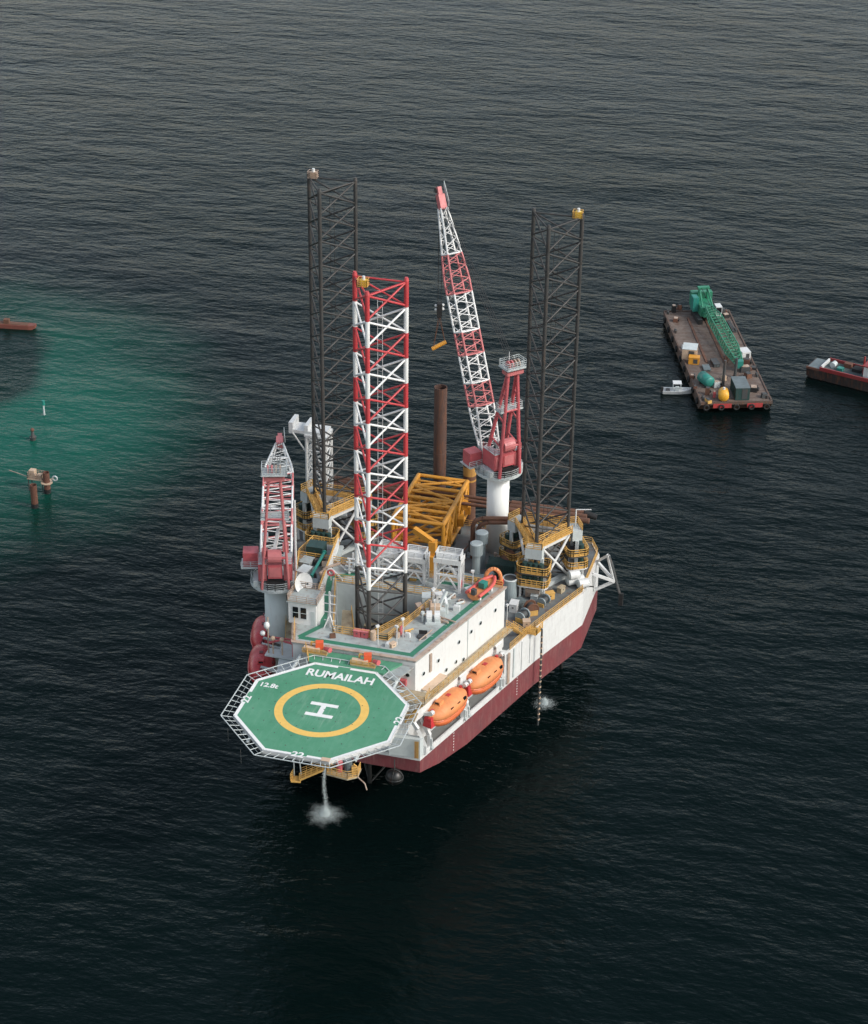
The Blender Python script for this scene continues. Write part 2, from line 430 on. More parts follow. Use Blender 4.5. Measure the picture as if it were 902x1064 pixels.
# roof plate seams
for y in (21.5, 25.0, 28.5, 32.0):
    xr = 9.1+(y-14.6)*.317; xw = 3.7+(y-18.9)*.296
    MB().b2((xw+.6, y, RZ), (xr-1.5, y+.05, RZ+.02)).build('plate_seam', GREYW, roof)
# starboard wall: portholes, seam, pipes, ladder
WP0 = V((9.1, 14.6, 20)); WD = V((7.35, 23.2, 0)).normalized(); WN = V((WD.y, -WD.x, 0)); WA = math.atan2(WN.y, WN.x)
ZPX = 230/902.0
for zx, zy in ((78, 548), (138, 495), (170, 533), (210, 500), (240, 490), (222, 420), (272, 377), (310, 342), (370, 290)):
    p = at_plane(420+zx*ZPX, 560+zy*ZPX, WP0, WN)
    q = MB().cyl(p+WN*.01, p+WN*.10, .36, n=14).build('porthole', GREYW, house)
    MB().cyl(p+WN*.05, p+WN*.125, .27, n=14).build('pane', GLASS, q)
p = at_plane(420+258*ZPX, 560+420*ZPX, WP0, WN)
MB().box((p.x, p.y, 21.0), (.16, .14, 6.6), WA).build('panel_joint', GREYW, house)
p = at_plane(420+105*ZPX, 560+515*ZPX, WP0, WN)
MB().box((p.x+.1, p.y, 22.2), (.2, .5, 3.0), WA).build('wall_ladder', RIM, house)
p = at_plane(420+108*ZPX, 560+580*ZPX, WP0, WN)+WN*.6
aw = MB().box((p.x, p.y, p.z), (1.3, 5.0, .12), WA).build('landing', SAND, house)
# starboard walkway along the wall
def wallpt(s, o, z): q = WP0+WD*s+WN*o; return (q.x, q.y, z)
WKZ = 17.6
for sx in (1, -1):
    pl = [wallpt(-.3, .05, 0), wallpt(-.3, 1.5, 0), wallpt(24.5, 1.5, 0), wallpt(24.5, .05, 0)]
    wk = MB().prism([(sx*a[0], a[1]) for a in pl][::sx], WKZ-.15, WKZ).build('side_walkway', TAN, rig)
    MB().rail([(sx*wallpt(s, 1.42, 0)[0], wallpt(s, 1.42, 0)[1], WKZ) for s in (-.2, 24.4)], 1.1, t=.055, toe=False).build('walkway_railing', YRAIL, wk)
    for s in range(0, 25, 3):
        a = wallpt(s, .05, WKZ-1.6); b = wallpt(s, 1.4, WKZ-.16)
        strut('walkway_bracket', (sx*a[0], a[1], a[2]), (sx*b[0], b[1], b[2]), .08, WHITE, wk)
# front wall windows, doors, small fittings
for x, z in ((6.4, 22.2), (8.0, 22.0), (3.6, 20.4), (5.4, 19.3), (7.7, 19.0), (1.2, 20.4)):
    q = MB().cyl((x, 14.6, z), (x, 14.5, z), .38, n=14).build('porthole', GREYW, house)
    MB().cyl((x, 14.55, z), (x, 14.47, z), .28, n=14).build('pane', GLASS, q)
MB().b2((7.0, 13.9, 20.3), (7.9, 14.58, 21.3)).build('fire_cabinet', CRED, house)
# front landing, stairs
lg = MB().b2((4.4, 11.6, 19.4), (11.4, 14.58, 19.55)).build('front_landing', TAN, rig)
MB().rail([(4.4, 11.7, 19.55), (11.3, 11.7, 19.55), (11.3, 14.3, 19.55)], 1.1, t=.055, toe=False).build('landing_railing', YRAIL, lg)
lg2 = MB().b2((6.0, 12.6, 15.6), (9.6, 14.58, 15.75)).build('front_landing', TAN, rig)
MB().rail([(6.0, 12.7, 15.75), (9.5, 12.7, 15.75), (9.5, 14.3, 15.75)], 1.1, t=.055, toe=False).build('landing_railing', YRAIL, lg2)
stair = MB()
for k in range(13):
    f = k/12; stair.box((11.0-2.6*f, 12.4, 19.4-3.7*f), (.32, .9, .06))
stair.beam((11.1, 11.95, 19.4), (8.4, 11.95, 15.7), .06, .25).beam((11.1, 12.85, 19.4), (8.4, 12.85, 15.7), .06, .25).build('stair', YRAIL, lg)

# ================================================================== HELIDECK
RO = 11.9
def octa(r): return [(r*math.cos(R(22.5+45*k)), r*math.sin(R(22.5+45*k))) for k in range(8)]
heli = MB().prism(octa(RO), HZ-.45, HZ).build('helideck', HELI, rig)
MB().ring(octa(RO+.08), octa(RO-.02), HZ-.55, HZ+.05).build('deck_edge', WHITE, heli)
# white perimeter line, in eight lengths with a gap aft and under the figures
oc = octa(RO-.22)
def line_seg(p, q, wd, z, name, mat, parent):
    p, q = V((*p, 0)), V((*q, 0)); d = (q-p).normalized(); n = V((-d.y, d.x, 0))*wd/2; zz = V((0, 0, z))
    return MB().add([p-n+zz, q-n+zz, q+n+zz, p+n+zz], [(0, 1, 2, 3)]).build(name, mat, parent)
for k in range(8):
    p, q = V(oc[k]), V(oc[(k+1) % 8]); gaps = {1: (.42, .62), 3: (.33, .62), 5: (.42, .66), 7: (.42, .66)}.get(k)
    if gaps is None: line_seg(p, q, .42, HZ+.012+.0005*k, 'perimeter_line', LIME, heli)
    else:
        line_seg(p, p.lerp(q, gaps[0]), .42, HZ+.012+.0005*k, 'perimeter_line', LIME, heli)
        line_seg(p.lerp(q, gaps[1]), q, .42, HZ+.012+.0005*k, 'perimeter_line', LIME, heli)
def circ(r, n=72): return [(r*math.cos(2*math.pi*k/n), r*math.sin(2*math.pi*k/n)) for k in range(n)]
MB().ring(circ(6.45), circ(5.32), HZ+.006, HZ+.011).build('aiming_circle', RINGY, heli)
h = MB()
h.b2((-1.95, .95, HZ+.006), (1.95, 1.65, HZ+.011)).b2((-1.95, -1.65, HZ+.006), (1.95, -.95, HZ+.011)).b2((-.36, -.95, HZ+.006), (.36, .95, HZ+.0108))
h.build('landing_letter', LIME, heli)
def text(body, cx, cy, wd, ht, rz, name, mat, parent, z, bold=.02):
    cu = bpy.data.curves.new(name, 'FONT'); cu.body = body; cu.align_x = 'CENTER'; cu.offset = bold
    ob = bpy.data.objects.new(name, cu); col.objects.link(ob)
    dg = bpy.context.evaluated_depsgraph_get()
    me = bpy.data.meshes.new_from_object(ob.evaluated_get(dg)); col.objects.unlink(ob); bpy.data.objects.remove(ob)
    xs = [v.co.x for v in me.vertices]; ys = [v.co.y for v in me.vertices]
    mx, my = (max(xs)+min(xs))/2, (max(ys)+min(ys))/2; sx, sy = wd/(max(xs)-min(xs)), ht/(max(ys)-min(ys))
    ca, sa = math.cos(rz), math.sin(rz)
    for v in me.vertices:
        x, y = (v.co.x-mx)*sx, (v.co.y-my)*sy
        v.co = (cx+x*ca-y*sa, cy+x*sa+y*ca, z)
    me.materials.clear(); me.materials.append(mat)
    return link(bpy.data.objects.new(name, me), parent)
text('RUMAILAH', -.05, 8.55, 9.7, 1.75, 0, 'deck_name', LIME, heli, HZ+.016, .03)
text('12.8t', -8.75, 3.75, 2.5, 1.05, 0, 'deck_weight_mark', LIME, heli, HZ+.016, .03)
text('22', -10.75, -.35, 1.7, 1.15, R(90), 'deck_size_mark', LIME, heli, HZ+.018, .03)
text('22', 10.75, .5, 1.7, 1.15, R(90), 'deck_size_mark', LIME, heli, HZ+.018, .03)
text('22', .2, -10.75, 1.7, 1.15, 0, 'deck_size_mark', LIME, heli, HZ+.018, .03)
td = MB()
for i in range(-4, 5):
    for j in range(-4, 5):
        x, y = i*2.35+.3, j*2.35+.2
        if math.hypot(x, y) < 10: td.cyl((x, y, HZ), (x, y, HZ+.02), .09, n=6)
td.build('tie_down_points', DGREY, heli)
# safety net frame
net = MB(); ou = octa(RO+1.75)
for k in range(8):
    a, b = V((*ou[k], HZ+.12)), V((*ou[(k+1) % 8], HZ+.12)); c, d = V((*octa(RO+.1)[k], HZ-.25)), V((*octa(RO+.1)[(k+1) % 8], HZ-.25))
    net.beam(a, b, .10)
    for f in (.5,): net.beam(c.lerp(a, f), d.lerp(b, f), .025)
    for j in range(0, 8):
        strut('net_arm', c.lerp(d, j/8), a.lerp(b, j/8), .055, GREYW, heli)
net.build('safety_net', GREYW, heli)
# access platform between helideck and roof, green
ap = MB().prism([(-5.4, 11.02), (5.4, 11.02), (7.3, 14.3), (-7.0, 14.3)], HZ-.35, HZ-.02).build('access_platform', HELI, heli)
MB().prism([(4.6, 11.1), (7.4, 10.2), (9.0, 14.2), (6.2, 14.2)], HZ-.5, HZ-.3).build('side_landing', ROOF, heli)
MB().rail([(-5.6, 11.2, HZ-.02), (-7.0, 14.2, HZ-.02)], 1.1).build('access_railing', YRAIL, heli)
# support truss below
for x in (-7.5, -2.5, 2.5, 7.5):
    strut('support_brace', (x*.7, 14.4, 12.5), (x, -6.5, HZ-.9), .28, GREYW, heli)
    strut('support_brace', (x*.7, 14.4, 17.0), (x, 2.5, HZ-.9), .22, GREYW, heli)
    strut('support_girder', (x, -9.0, HZ-.8), (x, 13.5, HZ-.8), .26, GREYW, heli)
for y in (-6.5, 2.5, 9.0): strut('support_girder', (-9, y, HZ-1.1), (9, y, HZ-1.1), .24, GREYW, heli)
# hanging platforms under the forward edge
PF = at(357, 804, 21.6)
def P_(x, y, z=0): return V((PF.x+x, PF.y+y, PF.z+z))
fp = MB().prism([P_(*q)[:2] for q in ((-2.2, -.9), (.9, -1.3), (2.1, -.4), (2.0, 1.5), (-2.0, 1.5))], PF.z, PF.z+.2).build('monitor_platform', TAN, heli)
MB().rail([P_(*q, .2) for q in ((-2.0, 1.4), (-2.1, -.8), (.9, -1.2), (2.0, -.4), (1.9, 1.4))], 1.1, step=.8).build('platform_railing', YRAIL, fp)
MB().cyl(P_(-.6, .2, .2), P_(-.6, .2, 1.3), .45, n=10).ball(P_(-.6, .2, 1.5), .5, 10, 6).build('fire_monitor', CRED, fp)
MB().cyl(P_(.5, .5, .2), P_(.5, .5, 1.9), .55, n=12).build('foam_drum', SLATE, fp)
MB().box(P_(1.4, .3, .7), (.7, .7, 1.0), .3).build('control_box', YRAIL, fp)
for x in (-1.8, 1.8): strut('platform_hanger', P_(x, 1.4, .1), V((PF.x+x*.8, -10.9+.45*max(0, x), HZ-.5)), .1, YRAIL, fp)
strut('platform_davit', P_(1.9, -.3, .2), P_(3.2, -.9, -.3), .09, RIM, fp); strut('platform_davit', P_(3.2, -.9, -.3), P_(3.5, -1.0, -1.2), .09, RIM, fp)
SA, SB = at(312, 808, 20.4), at(336, 798, 22.2)
sw = MB(); dS = (SB-SA); nS = V((-dS.y, dS.x, 0)).normalized()*.55; rzS = math.atan2(dS.y, dS.x)
for k in range(11): sw.box(SA.lerp(SB, k/10), (.34, 1.0, .07), rzS)
for sg in (1, -1): sw.beam(SA+nS*sg, SB+nS*sg, .07, .3)
sw = sw.build('escape_stair', YRAIL, heli)
MB().rail([SA+nS, SB+nS], 1.1, step=.9).rail([SA-nS, SB-nS], 1.1, step=.9).build('stair_railing', YRAIL, sw)
q = SA-dS.normalized()*.6
MB().box(q, (1.3, 1.4, .14), rzS).rail([q+V((-.6, -.6, .05)), q+V((-.6, .6, .05))], 1.1, step=.7).build('stair_landing', YRAIL, sw)
strut('stair_hanger', q+V((-.5, .6, 0)), V((q.x-.3, -10.95, HZ-.5)), .09, GREYW, sw); strut('stair_hanger', q+V((.5, .6, 0)), V((q.x+.5, -10.95, HZ-.5)), .09, GREYW, sw)
q = at(338.5, 789.5, HZ); MB().box((q.x, q.y, HZ+.05), (1.2, .8, .05)).build('access_hatch', SAND, heli)
for q in ((-11.0, -7.0), (-7.6, -11.3)):
    strut('drain_pipe', (q[0], q[1], HZ-.4), (q[0], q[1], HZ-2.6), .04, DGREY, heli)

# ================================================================== LEGS
LS, LH, LTOP, BAY, NB = 7.3, 6.184, 76.0, 3.8, 22
def leg(cx, cy, label, colours, rc, top=LTOP, basket=None, name='lattice_leg'):
    t = thing(name, label, 'leg', (cx, cy, WZ-4), 'three lattice legs of the rig')
    ch = [V((cx-LS/2, cy+LH/3, 0)), V((cx, cy-2*LH/3, 0)), V((cx+LS/2, cy+LH/3, 0))]
    for i in range(NB):
        z1 = top-i*BAY; z0 = max(z1-BAY, WZ-4)
        if z1 < WZ-3: break
        mat = colours(i)
        for k in range(3):
            a, b = ch[k], ch[(k+1) % 3]; Z0, Z1 = V((0, 0, z0)), V((0, 0, z1))
            strut('chord', a+Z0, a+Z1, rc, mat, t, 10)
            ins = (b-a).normalized()*rc*.8
            e = V((0, 0, .3))
            strut('brace', a+Z0+ins+e, b+Z1-ins-e, rc*.47, mat, t)
            strut('brace', a+Z1+ins-e, b+Z0-ins+e, rc*.47, mat, t)
            # rack teeth plates along the chord
    for k in range(3):
        a, b = ch[k], ch[(k+1) % 3]; strut('top_rail', a+V((0, 0, top-.2)), b+V((0, 0, top-.2)), rc*.45, colours(0), t)
        MB().cyl(a+V((0, 0, top)), a+V((0, 0, top+.5)), rc*1.12, rc*.7, 10).build('chord_cap', colours(0), t)
    c = V((cx, cy+LH/3-.25, 0))
    m = MB()
    for s in (-.35, .35): m.beam(c+V((s, 0, 14.5)), c+V((s, 0, top-3)), .06)
    for k in range(int((top-16)/.8)): m.beam(c+V((-.35, 0, 15+k*.8)), c+V((.35, 0, 15+k*.8)), .035)
    m.build('ladder', colours(3), t)
    if basket:
        (ox, oy), mc, mt = basket
        p = V((cx+ox, cy+oy, top-.3))
        b = MB().box(p+V((0, 0, .05)), (1.5, 1.3, .1)).build('beacon_platform', DGREY, t)
        MB().rail([p+V(q) for q in ((-.7, -.6, .1), (.7, -.6, .1), (.7, .6, .1), (-.7, .6, .1))], 1.0, True, .7).build('beacon_railing', mc, b)
        MB().box(p+V((.1, 0, .55)), (.9, .8, .9)).build('beacon_box', mt, b)
        MB().cyl(p+V((.1, 0, 1.0)), p+V((.1, 0, 1.5)), .22, n=8).build('beacon_lamp', WHITE, b)
    return t
leg(0, 26.2, 'red and white striped lattice leg rising beside the green helideck', lambda i: (REDP if i % 2 == 0 else LEGW) if i < 12 else (LEGD if i < 17 else LEGK), .33, basket=((-1.6, -.8), YRAIL, paint('bright_yellow_box', (.75, .5, .04), .5, .2, .05)))
leg(-17.39, 59.07, 'dark lattice leg behind the port crane, left of the striped leg', lambda i: LEGD if i < 17 else LEGK, .30, 77.0, ((-3.0, 2.0), RIM, SAND))
leg(17.39, 59.07, 'dark lattice leg at the right, beside the tall crane and stern corner', lambda i: LEGD if i < 17 else LEGK, .30, 75.2, ((3.0, 1.9), YRAIL, paint('bright_yellow_box', (.75, .5, .04), .5, .2, .05)))

# ================================================================== JACK HOUSES
def rounded(cx, cy, hx, hy, r, rz):
    pts = []
    for qx, qy, a0 in ((1, 1, 0), (-1, 1, 90), (-1, -1, 180), (1, -1, 270)):
        for a in (0, 30, 60, 90):
            pts.append((qx*(hx-r)+r*math.cos(R(a0+a)), qy*(hy-r)+r*math.sin(R(a0+a))))
    ca, sa = math.cos(rz), math.sin(rz)
    return [(cx+x*ca-y*sa, cy+x*sa+y*ca) for x, y in pts]
def jackhouse(cx, cy):
    C = V((cx, cy, 0)); top = 22.9
    cs = [(C+V((dx, dy, 0))*1.12) for dx, dy in ((-LS/2, LH/3), (0, -2*LH/3), (LS/2, LH/3))]
    jh = MB().ring([(p.x+(p-C).x*.12, p.y+(p-C).y*.12) for p in cs], [(C.x+(p-C).x*.72, C.y+(p-C).y*.72) for p in cs], DZ+.01, DZ+.6).build('jack_house', GREYW, rig)
    for k, p in enumerate(cs):
        rz = math.atan2((p-C).y, (p-C).x)
        d = (p-C).normalized(); q = p+d*.75
        MB().box((q.x, q.y, top-.9), (1.6, 2.7, 1.8), rz).build('corner_box', GREYW, jh)
        for s in (-1, 1):
            e = V((-d.y, d.x, 0))*s*1.25
            MB().beam(q+e+V((0, 0, DZ)), q+e+V((0, 0, top-1.8)), .5, .5).build('corner_column', GREYW, jh)
        for zf in (18.9, 16.6):
            pl = rounded(q.x, q.y, 1.75, 2.55, .8, rz)
            MB().prism(pl, zf-.25, zf).build('balcony', DGREY if zf > 17 else WHITE, jh)
            MB().rail([(x, y, zf) for x, y in pl], 1.2, True, .9, .12).ring(pl, rounded(q.x, q.y, 1.66, 2.46, .77, rz), zf, zf+.28).build('balcony_railing', YRAIL, jh)
            for s in (-1, -.33, .33, 1):
                e = q+d*.75+V((-d.y, d.x, 0))*s*1.3
                MB().cyl((e.x, e.y, zf+.2), (e.x, e.y, zf+1.5), .42, n=10).build('jacking_motor', DGREEN, jh)
        for s in (-1, 1):
            e = q+d*.9+V((-d.y, d.x, 0))*s*1.9
            MB().beam(V((e.x, e.y, DZ)), V((e.x, e.y, 16.4)), .3, .3).build('balcony_post', WHITE, jh)
        MB().box((q.x, q.y, DZ+.8), (1.4, 2.2, 1.4), rz).build('jack_base', RIM, jh)
        ca, sa_ = math.cos(rz), math.sin(rz)
        MB().rail([(q.x+a*ca-b*sa_, q.y+a*sa_+b*ca, top) for a, b in ((.75, -1.3), (.75, 1.3), (-.7, 1.3))], 1.1, t=.11).build('box_railing', YRAIL, jh)
    for k in range(3):
        a, b = cs[k]+V((0, 0, top-.75)), cs[(k+1) % 3]+V((0, 0, top-.75)); dd = (b-a).normalized(); a = a+dd*.8; b = b-dd*.8
        MB().beam(a, b, .8, 1.1).build('top_beam', WHITE, jh)
        out = (((a+b)/2-C)); out.z = 0; out.normalize()
        MB().beam(a+V((0, 0, .6))+out*.35, b+V((0, 0, .6))+out*.35, 1.5, .1).build('top_walkway', YRAIL, jh)
        m = MB().rail([a+V((0, 0, .65))+out*1.05, b+V((0, 0, .65))+out*1.05], 1.15, t=.12)
        m.rail([a+V((0, 0, .65))-out*.2, b+V((0, 0, .65))-out*.2], 1.15, t=.1).build('top_railing', YRAIL, jh)
        lo = V((0, 0, DZ+.8-top+.75))
        strut('cross_brace', a+out*.5, b+lo+out*.5, .22, WHITE, jh, 8); strut('cross_brace', b+out*.5, a+lo+out*.5, .22, WHITE, jh, 8)
    q = cs[2]+V((.6, .6, top)); strut('lamp_post', q, q+V((0, 0, 3)), .12, WHITE, jh); strut('lamp_post', q+V((0, 0, 3)), q+V((2.4, .3, 3.2)), .10, WHITE, jh)
    return jh
jackhouse(17.39, 59.07); jackhouse(-17.39, 59.07)

# ================================================================== CRANES
def lattice(root, part, F, T, side, a_of, b_of, secs, rc, bay):
    """four-chord boom between F and T; each chord length and lacing bar is a member of its own"""
    D = T-F; L = D.length; d = D.normalized(); s = side.normalized(); u = s.cross(d).normalized()
    if u.z < 0: u = -u
    def pt(f, i, j): return F+D*f+s*(a_of(f)*i)+u*(b_of(f)*j)
    cor = ((-1, -1), (1, -1), (1, 1), (-1, 1))
    for f0, f1, mat in secs:
        n = max(1, round((f1-f0)*L/bay))
        for k in range(n):
            g0 = f0+(f1-f0)*k/n; g1 = f0+(f1-f0)*(k+1)/n; gm = (g0+g1)/2
            for c in range(4):
                A, B = cor[c], cor[(c+1) % 4]
                strut('boom_chord', pt(g0, *A), pt(g1, *A), rc, mat, part)
                strut('boom_lacing', pt(g0, *A), pt(gm, *B), rc*.45, mat, part); strut('boom_lacing', pt(gm, *B), pt(g1, *A), rc*.52, mat, part)
        for c in range(4): strut('boom_frame', pt(f0, *cor[c]), pt(f0, *cor[(c+1) % 4]), rc*.8, mat, part)
    return pt
def crane(label, c, z0, z1, d, foot, tip, apex, secs, boomlen, pedmat, extra):
    C = V((c[0], c[1], 0)); d = V((d[0], d[1], 0)).normalized(); s = V((d.y, -d.x, 0))     # s: to the right when looking along the boom
    t = thing('pedestal_crane', label, 'crane', (C.x, C.y, z0))
    def L(f, r, z): return C+d*f+s*r+V((0, 0, z))
    rz = math.atan2(d.y, d.x)
    ped = MB().cyl(L(0, 0, z0), L(0, 0, z1-1.0), 1.8, n=32).build('pedestal', pedmat, t, True)
    MB().cyl(L(0, 0, z1-1.0), L(0, 0, z1-.4), 1.82, 2.1, 32).build('slew_ring', CRED, ped)
    MB().box(L(0, 1.9, z1-4), (.3, .5, .5), rz).build('junction_box', WHITE, ped)
    pf = MB().cyl(L(0, 0, z1-.4), L(0, 0, z1), 3.85, n=28).build('slew_platform', GREYW, t)
    ring = [L(3.75*math.cos(a), 3.75*math.sin(a), z1) for a in [2*math.pi*k/20 for k in range(20)]]
    MB().rail(ring, 1.1, True, 1.2, .07).build('platform_railing', GREYW, pf)
    M = Matrix.Translation(L(0, 0, z1)) @ Matrix.Rotation(rz, 4, 'Z')
    hs = MB(M).b2((-2.6, -2.5, 1.2), (1.0, -1.25, 4.0)).build('machinery_house', CRED, t)
    MB(M).b2((-2.6, 1.25, 1.2), (1.0, 2.5, 4.0)).build('machinery_house', CRED, t); MB(M).b2((-2.9, -1.05, 1.7), (-1.7, 1.05, 3.9)).build('winch_house', CRED, t)
    MB(M).b2((-2.96, -.85, 2.0), (-2.9, .85, 3.6)).build('house_panel', CREDP, hs)
    for y_ in (-1.8, 1.8): MB(M).b2((-2.66, y_-.5, 1.5), (-2.6, y_+.5, 3.6)).build('house_panel', CREDP, hs)
    MB(M).b2((-2.65, -2.5, 4.0), (1.0, -1.25, 4.06)).b2((-2.65, 1.25, 4.0), (1.0, 2.5, 4.06)).build('house_roof', GREYW, hs)
    MB(M).cyl((-1.0, -1.0, 2.2), (-1.0, 1.0, 2.2), .8, n=16).build('winch_drum', DGREY, t)
    MB(M).b2((-3.4, -1.1, .05), (-2.7, 1.1, 1.1)).build('exhaust_grille', BLK, t)
    for y_ in (-2.9, 2.9): MB(M).b2((-2.6, y_-.35, .1), (.4, y_+.35, 1.1)).build('hydraulic_tank', GREYW, t)
    MB(M).cyl((-2.3, -1.0, 5.2), (-2.3, 1.0, 5.2), 1.05, n=16).build('hoist_drum', CREDP, t)
    MB(M).b2((-2.9, -1.4, .02), (-.6, 1.4, .9)).build('engine_block', DGREY, t)
    MB(M).rail([(-2.6, -2.5, 4.06), (-2.6, 2.5, 4.06), (.9, 2.5, 4.06)], 1.0, t=.05, toe=False).build('house_railing', CREDP, hs)
    # cab hung out on the left
    cb = extra['cab']; cab = MB(M).b2((cb[0]-1.1, cb[1]-1.1, cb[2]), (cb[0]+1.1, cb[1]+1.1, cb[2]+2.3)).build('operator_cab', CRED, t)
    MB(M).b2((cb[0]-.9, cb[1]-1.14, cb[2]+.9), (cb[0]+.9, cb[1]-1.1, cb[2]+2.0)).b2((cb[0]+1.1, cb[1]-.9, cb[2]+.7), (cb[0]+1.14, cb[1]+.9, cb[2]+2.1)).build('cab_window', GLASS, cab)
    MB(M).b2((cb[0]-1.5, cb[1]-1.5, cb[2]-.15), (cb[0]+1.5, cb[1]+1.4, cb[2])).rail([(cb[0]-1.4, cb[1]+1.4, cb[2]), (cb[0]-1.4, cb[1]-1.4, cb[2]), (cb[0]+1.4, cb[1]-1.4, cb[2])], 1.0).build('cab_platform', GREYW, cab)
    MB(M).beam((cb[0]*.4, cb[1]*.5, cb[2]-.3), (cb[0], cb[1], cb[2]-.3), .5, .4).build('cab_bracket', RIM, cab)
    # A-frame
    AP = apex; gw = extra.get('gw', 1.9)
    for sd in (-1, 1):
        top = AP+s*sd*.8
        strut('gantry_leg', L(1.4, sd*gw, z1+.6), top, extra.get('gr', .30), extra.get('gm', CRED), t, 8)
        strut('gantry_leg', L(-3.2, sd*gw, z1+.05), top, extra.get('gr', .30), extra.get('gm', CRED), t, 8)
        for f in (.30, .55, .78):
            strut('gantry_tie', L(1.4, sd*gw, z1+.6).lerp(top, f), L(-3.2, sd*gw, z1+.05).lerp(top, f*.92), .15, CRED, t)
    for f in (.28, .62):
        strut('gantry_tie', L(-3.2, -gw, z1+.05).lerp(AP-s*.8, f), L(-3.2, gw, z1+.05).lerp(AP+s*.8, f), .22, CRED, t)
    Mf = Matrix.Translation(L(-1.2, 0, z1).lerp(AP, .62)) @ Matrix.Rotation(rz, 4, 'Z')
    MB(Mf).b2((-.9, -2.1, -.1), (.9, 2.1, .1)).rail([(-.8, -2, .1), (.8, -2, .1), (.8, 2, .1), (-.8, 2, .1)], 1.1, True).build('gantry_platform', GREYW, t)
    Mt = Matrix.Translation(AP) @ Matrix.Rotation(rz, 4, 'Z')
    hd = MB(Mt).b2((-.8, -1.5, -.6), (.8, 1.5, .0)).build('gantry_head', CREDP, t)
    MB(Mt).b2((-1.4, -1.9, .5), (1.3, 1.9, .65)).rail([(-1.3, -1.8, .65), (1.2, -1.8, .65), (1.2, 1.8, .65), (-1.3, 1.8, .65)], 1.1, True, 1.0).build('head_platform', GREYW, hd)
    for sd in (-.9, -.3, .3, .9): MB(Mt).cyl((0, sd-.1, .9), (0, sd+.1, .9), .75, n=14).build('sheave', CREDP if sd > 0 else RIM, hd)
    strut('antenna', Mt @ V((.4, .5, .6)), Mt @ V((.4, .5, 3.0)), .06, WHITE, hd)
    # boom
    F, T = foot, tip
    bm = MB(); bw = extra.get('bw', 1.62)
    dd = (T-F).normalized(); uu = s.cross(dd); uu = uu if uu.z > 0 else -uu
    for sd in (-1, 1): bm.beam(F+s*sd*(bw-.07)-dd*.5, F+s*sd*(bw-.07)+dd*1.4, .35, .8)
    bm = bm.build('boom', WHITE, t)
    bw = extra.get('bw', 1.62); gw = extra.get('gw', 1.9)
    a_of = lambda f: bw if f < .72 else bw-(f-.72)/.28*(bw-.57)
    b_of = lambda f: .25+min(f/.16, 1)*.95 if f < .72 else 1.2-(f-.72)/.28*.75
    pt = lattice(t, bm, F, T, s, a_of, b_of, secs, .17, 2.2)
    # boom walkway panels in the lower side
    head = MB().beam(T-dd*.2, T+dd*2.2, 1.15, 1.0).build('boom_head', CREDP, bm)
    MB().beam(T+dd*2.1, T+dd*3.4, .7, .6).build('boom_jib_tip', CREDP, head)
    for k, (q, r) in enumerate(((.4, .55), (1.5, .5), (2.9, .42))):
        pp = T+dd*q-uu*.5; MB().cyl(pp-s*.45, pp+s*.45, r, n=14).build('sheave', DGREY, head)
    MB().rail([T+dd*.1+s*.9+uu*.5, T+dd*3.3+s*.7+uu*.5], .9).build('head_railing', GREYW, head)
    for sd in (-.55, -.2, .2, .55): strut('boom_hoist_wire', AP+s*sd+V((0, 0, .9)), T+s*sd+uu*.6, .045, CABLE, t, 5)
    if extra.get('stop'):
        bs = MB(M).b2((.2, 2.75, 0), (1.4, 3.4, .4)).build('boom_stop', WHITE, t)
        for r in range(12):
            strut('stop_lacing', L(.4, 3.0, z1+.4+r), L(1.3, 3.0, z1+1.4+r), .09, WHITE, bs); strut('stop_lacing', L(1.3, 3.0, z1+.4+r), L(.4, 3.0, z1+1.4+r), .09, WHITE, bs)
        for f in (.4, 1.3): strut('stop_chord', L(f, 3.0, z1+.3), L(f, 3.0, z1+12.6), .2, WHITE, bs)
        for q in ((-1.0, -1.6, 6.0), (-.6, 1.4, 7.5), (-1.2, 1.5, 5.2), (-.4, -1.2, 9.4)): MB(M).box(q, (1.0, .9, 1.1)).build('electrical_box', WHITE if q[2] > 7 else CREDP, t)
        MB(M).beam((-1.8, .2, 5.0), (.4, -.6, 8.4), .45, .45).build('hydraulic_ram', WHITE, t)
    return t, L, M, pt, dd, uu, s

# --- tall starboard crane
SC = (8.3, 66.5); sdv = (-.72, .69)
sd_ = V((sdv[0], sdv[1], 0)).normalized(); ss_ = V((sd_.y, -sd_.x, 0))
sfoot = V((SC[0], SC[1], 30.8))+sd_*2.6
pn = ss_
stip = at_plane(460, 216, sfoot, pn)
sap = at_plane(533, 384, V((SC[0], SC[1], 0))-sd_*1.6, sd_)
W_, R_ = LEGW, CREDP
ssecs = [(0, .195, W_), (.195, .29, R_), (.29, .405, W_), (.405, .50, R_), (.50, .655, W_), (.655, .815, R_), (.815, 1.0, W_)]
t, L, M, pt, dd, uu, s_ = crane('tall red and white lattice boom crane on white pedestal at the stern', SC, DZ, 29.0, sdv, sfoot, stip, sap, ssecs, 0, PEDW, {'cab': (2.6, 3.4, .6)})
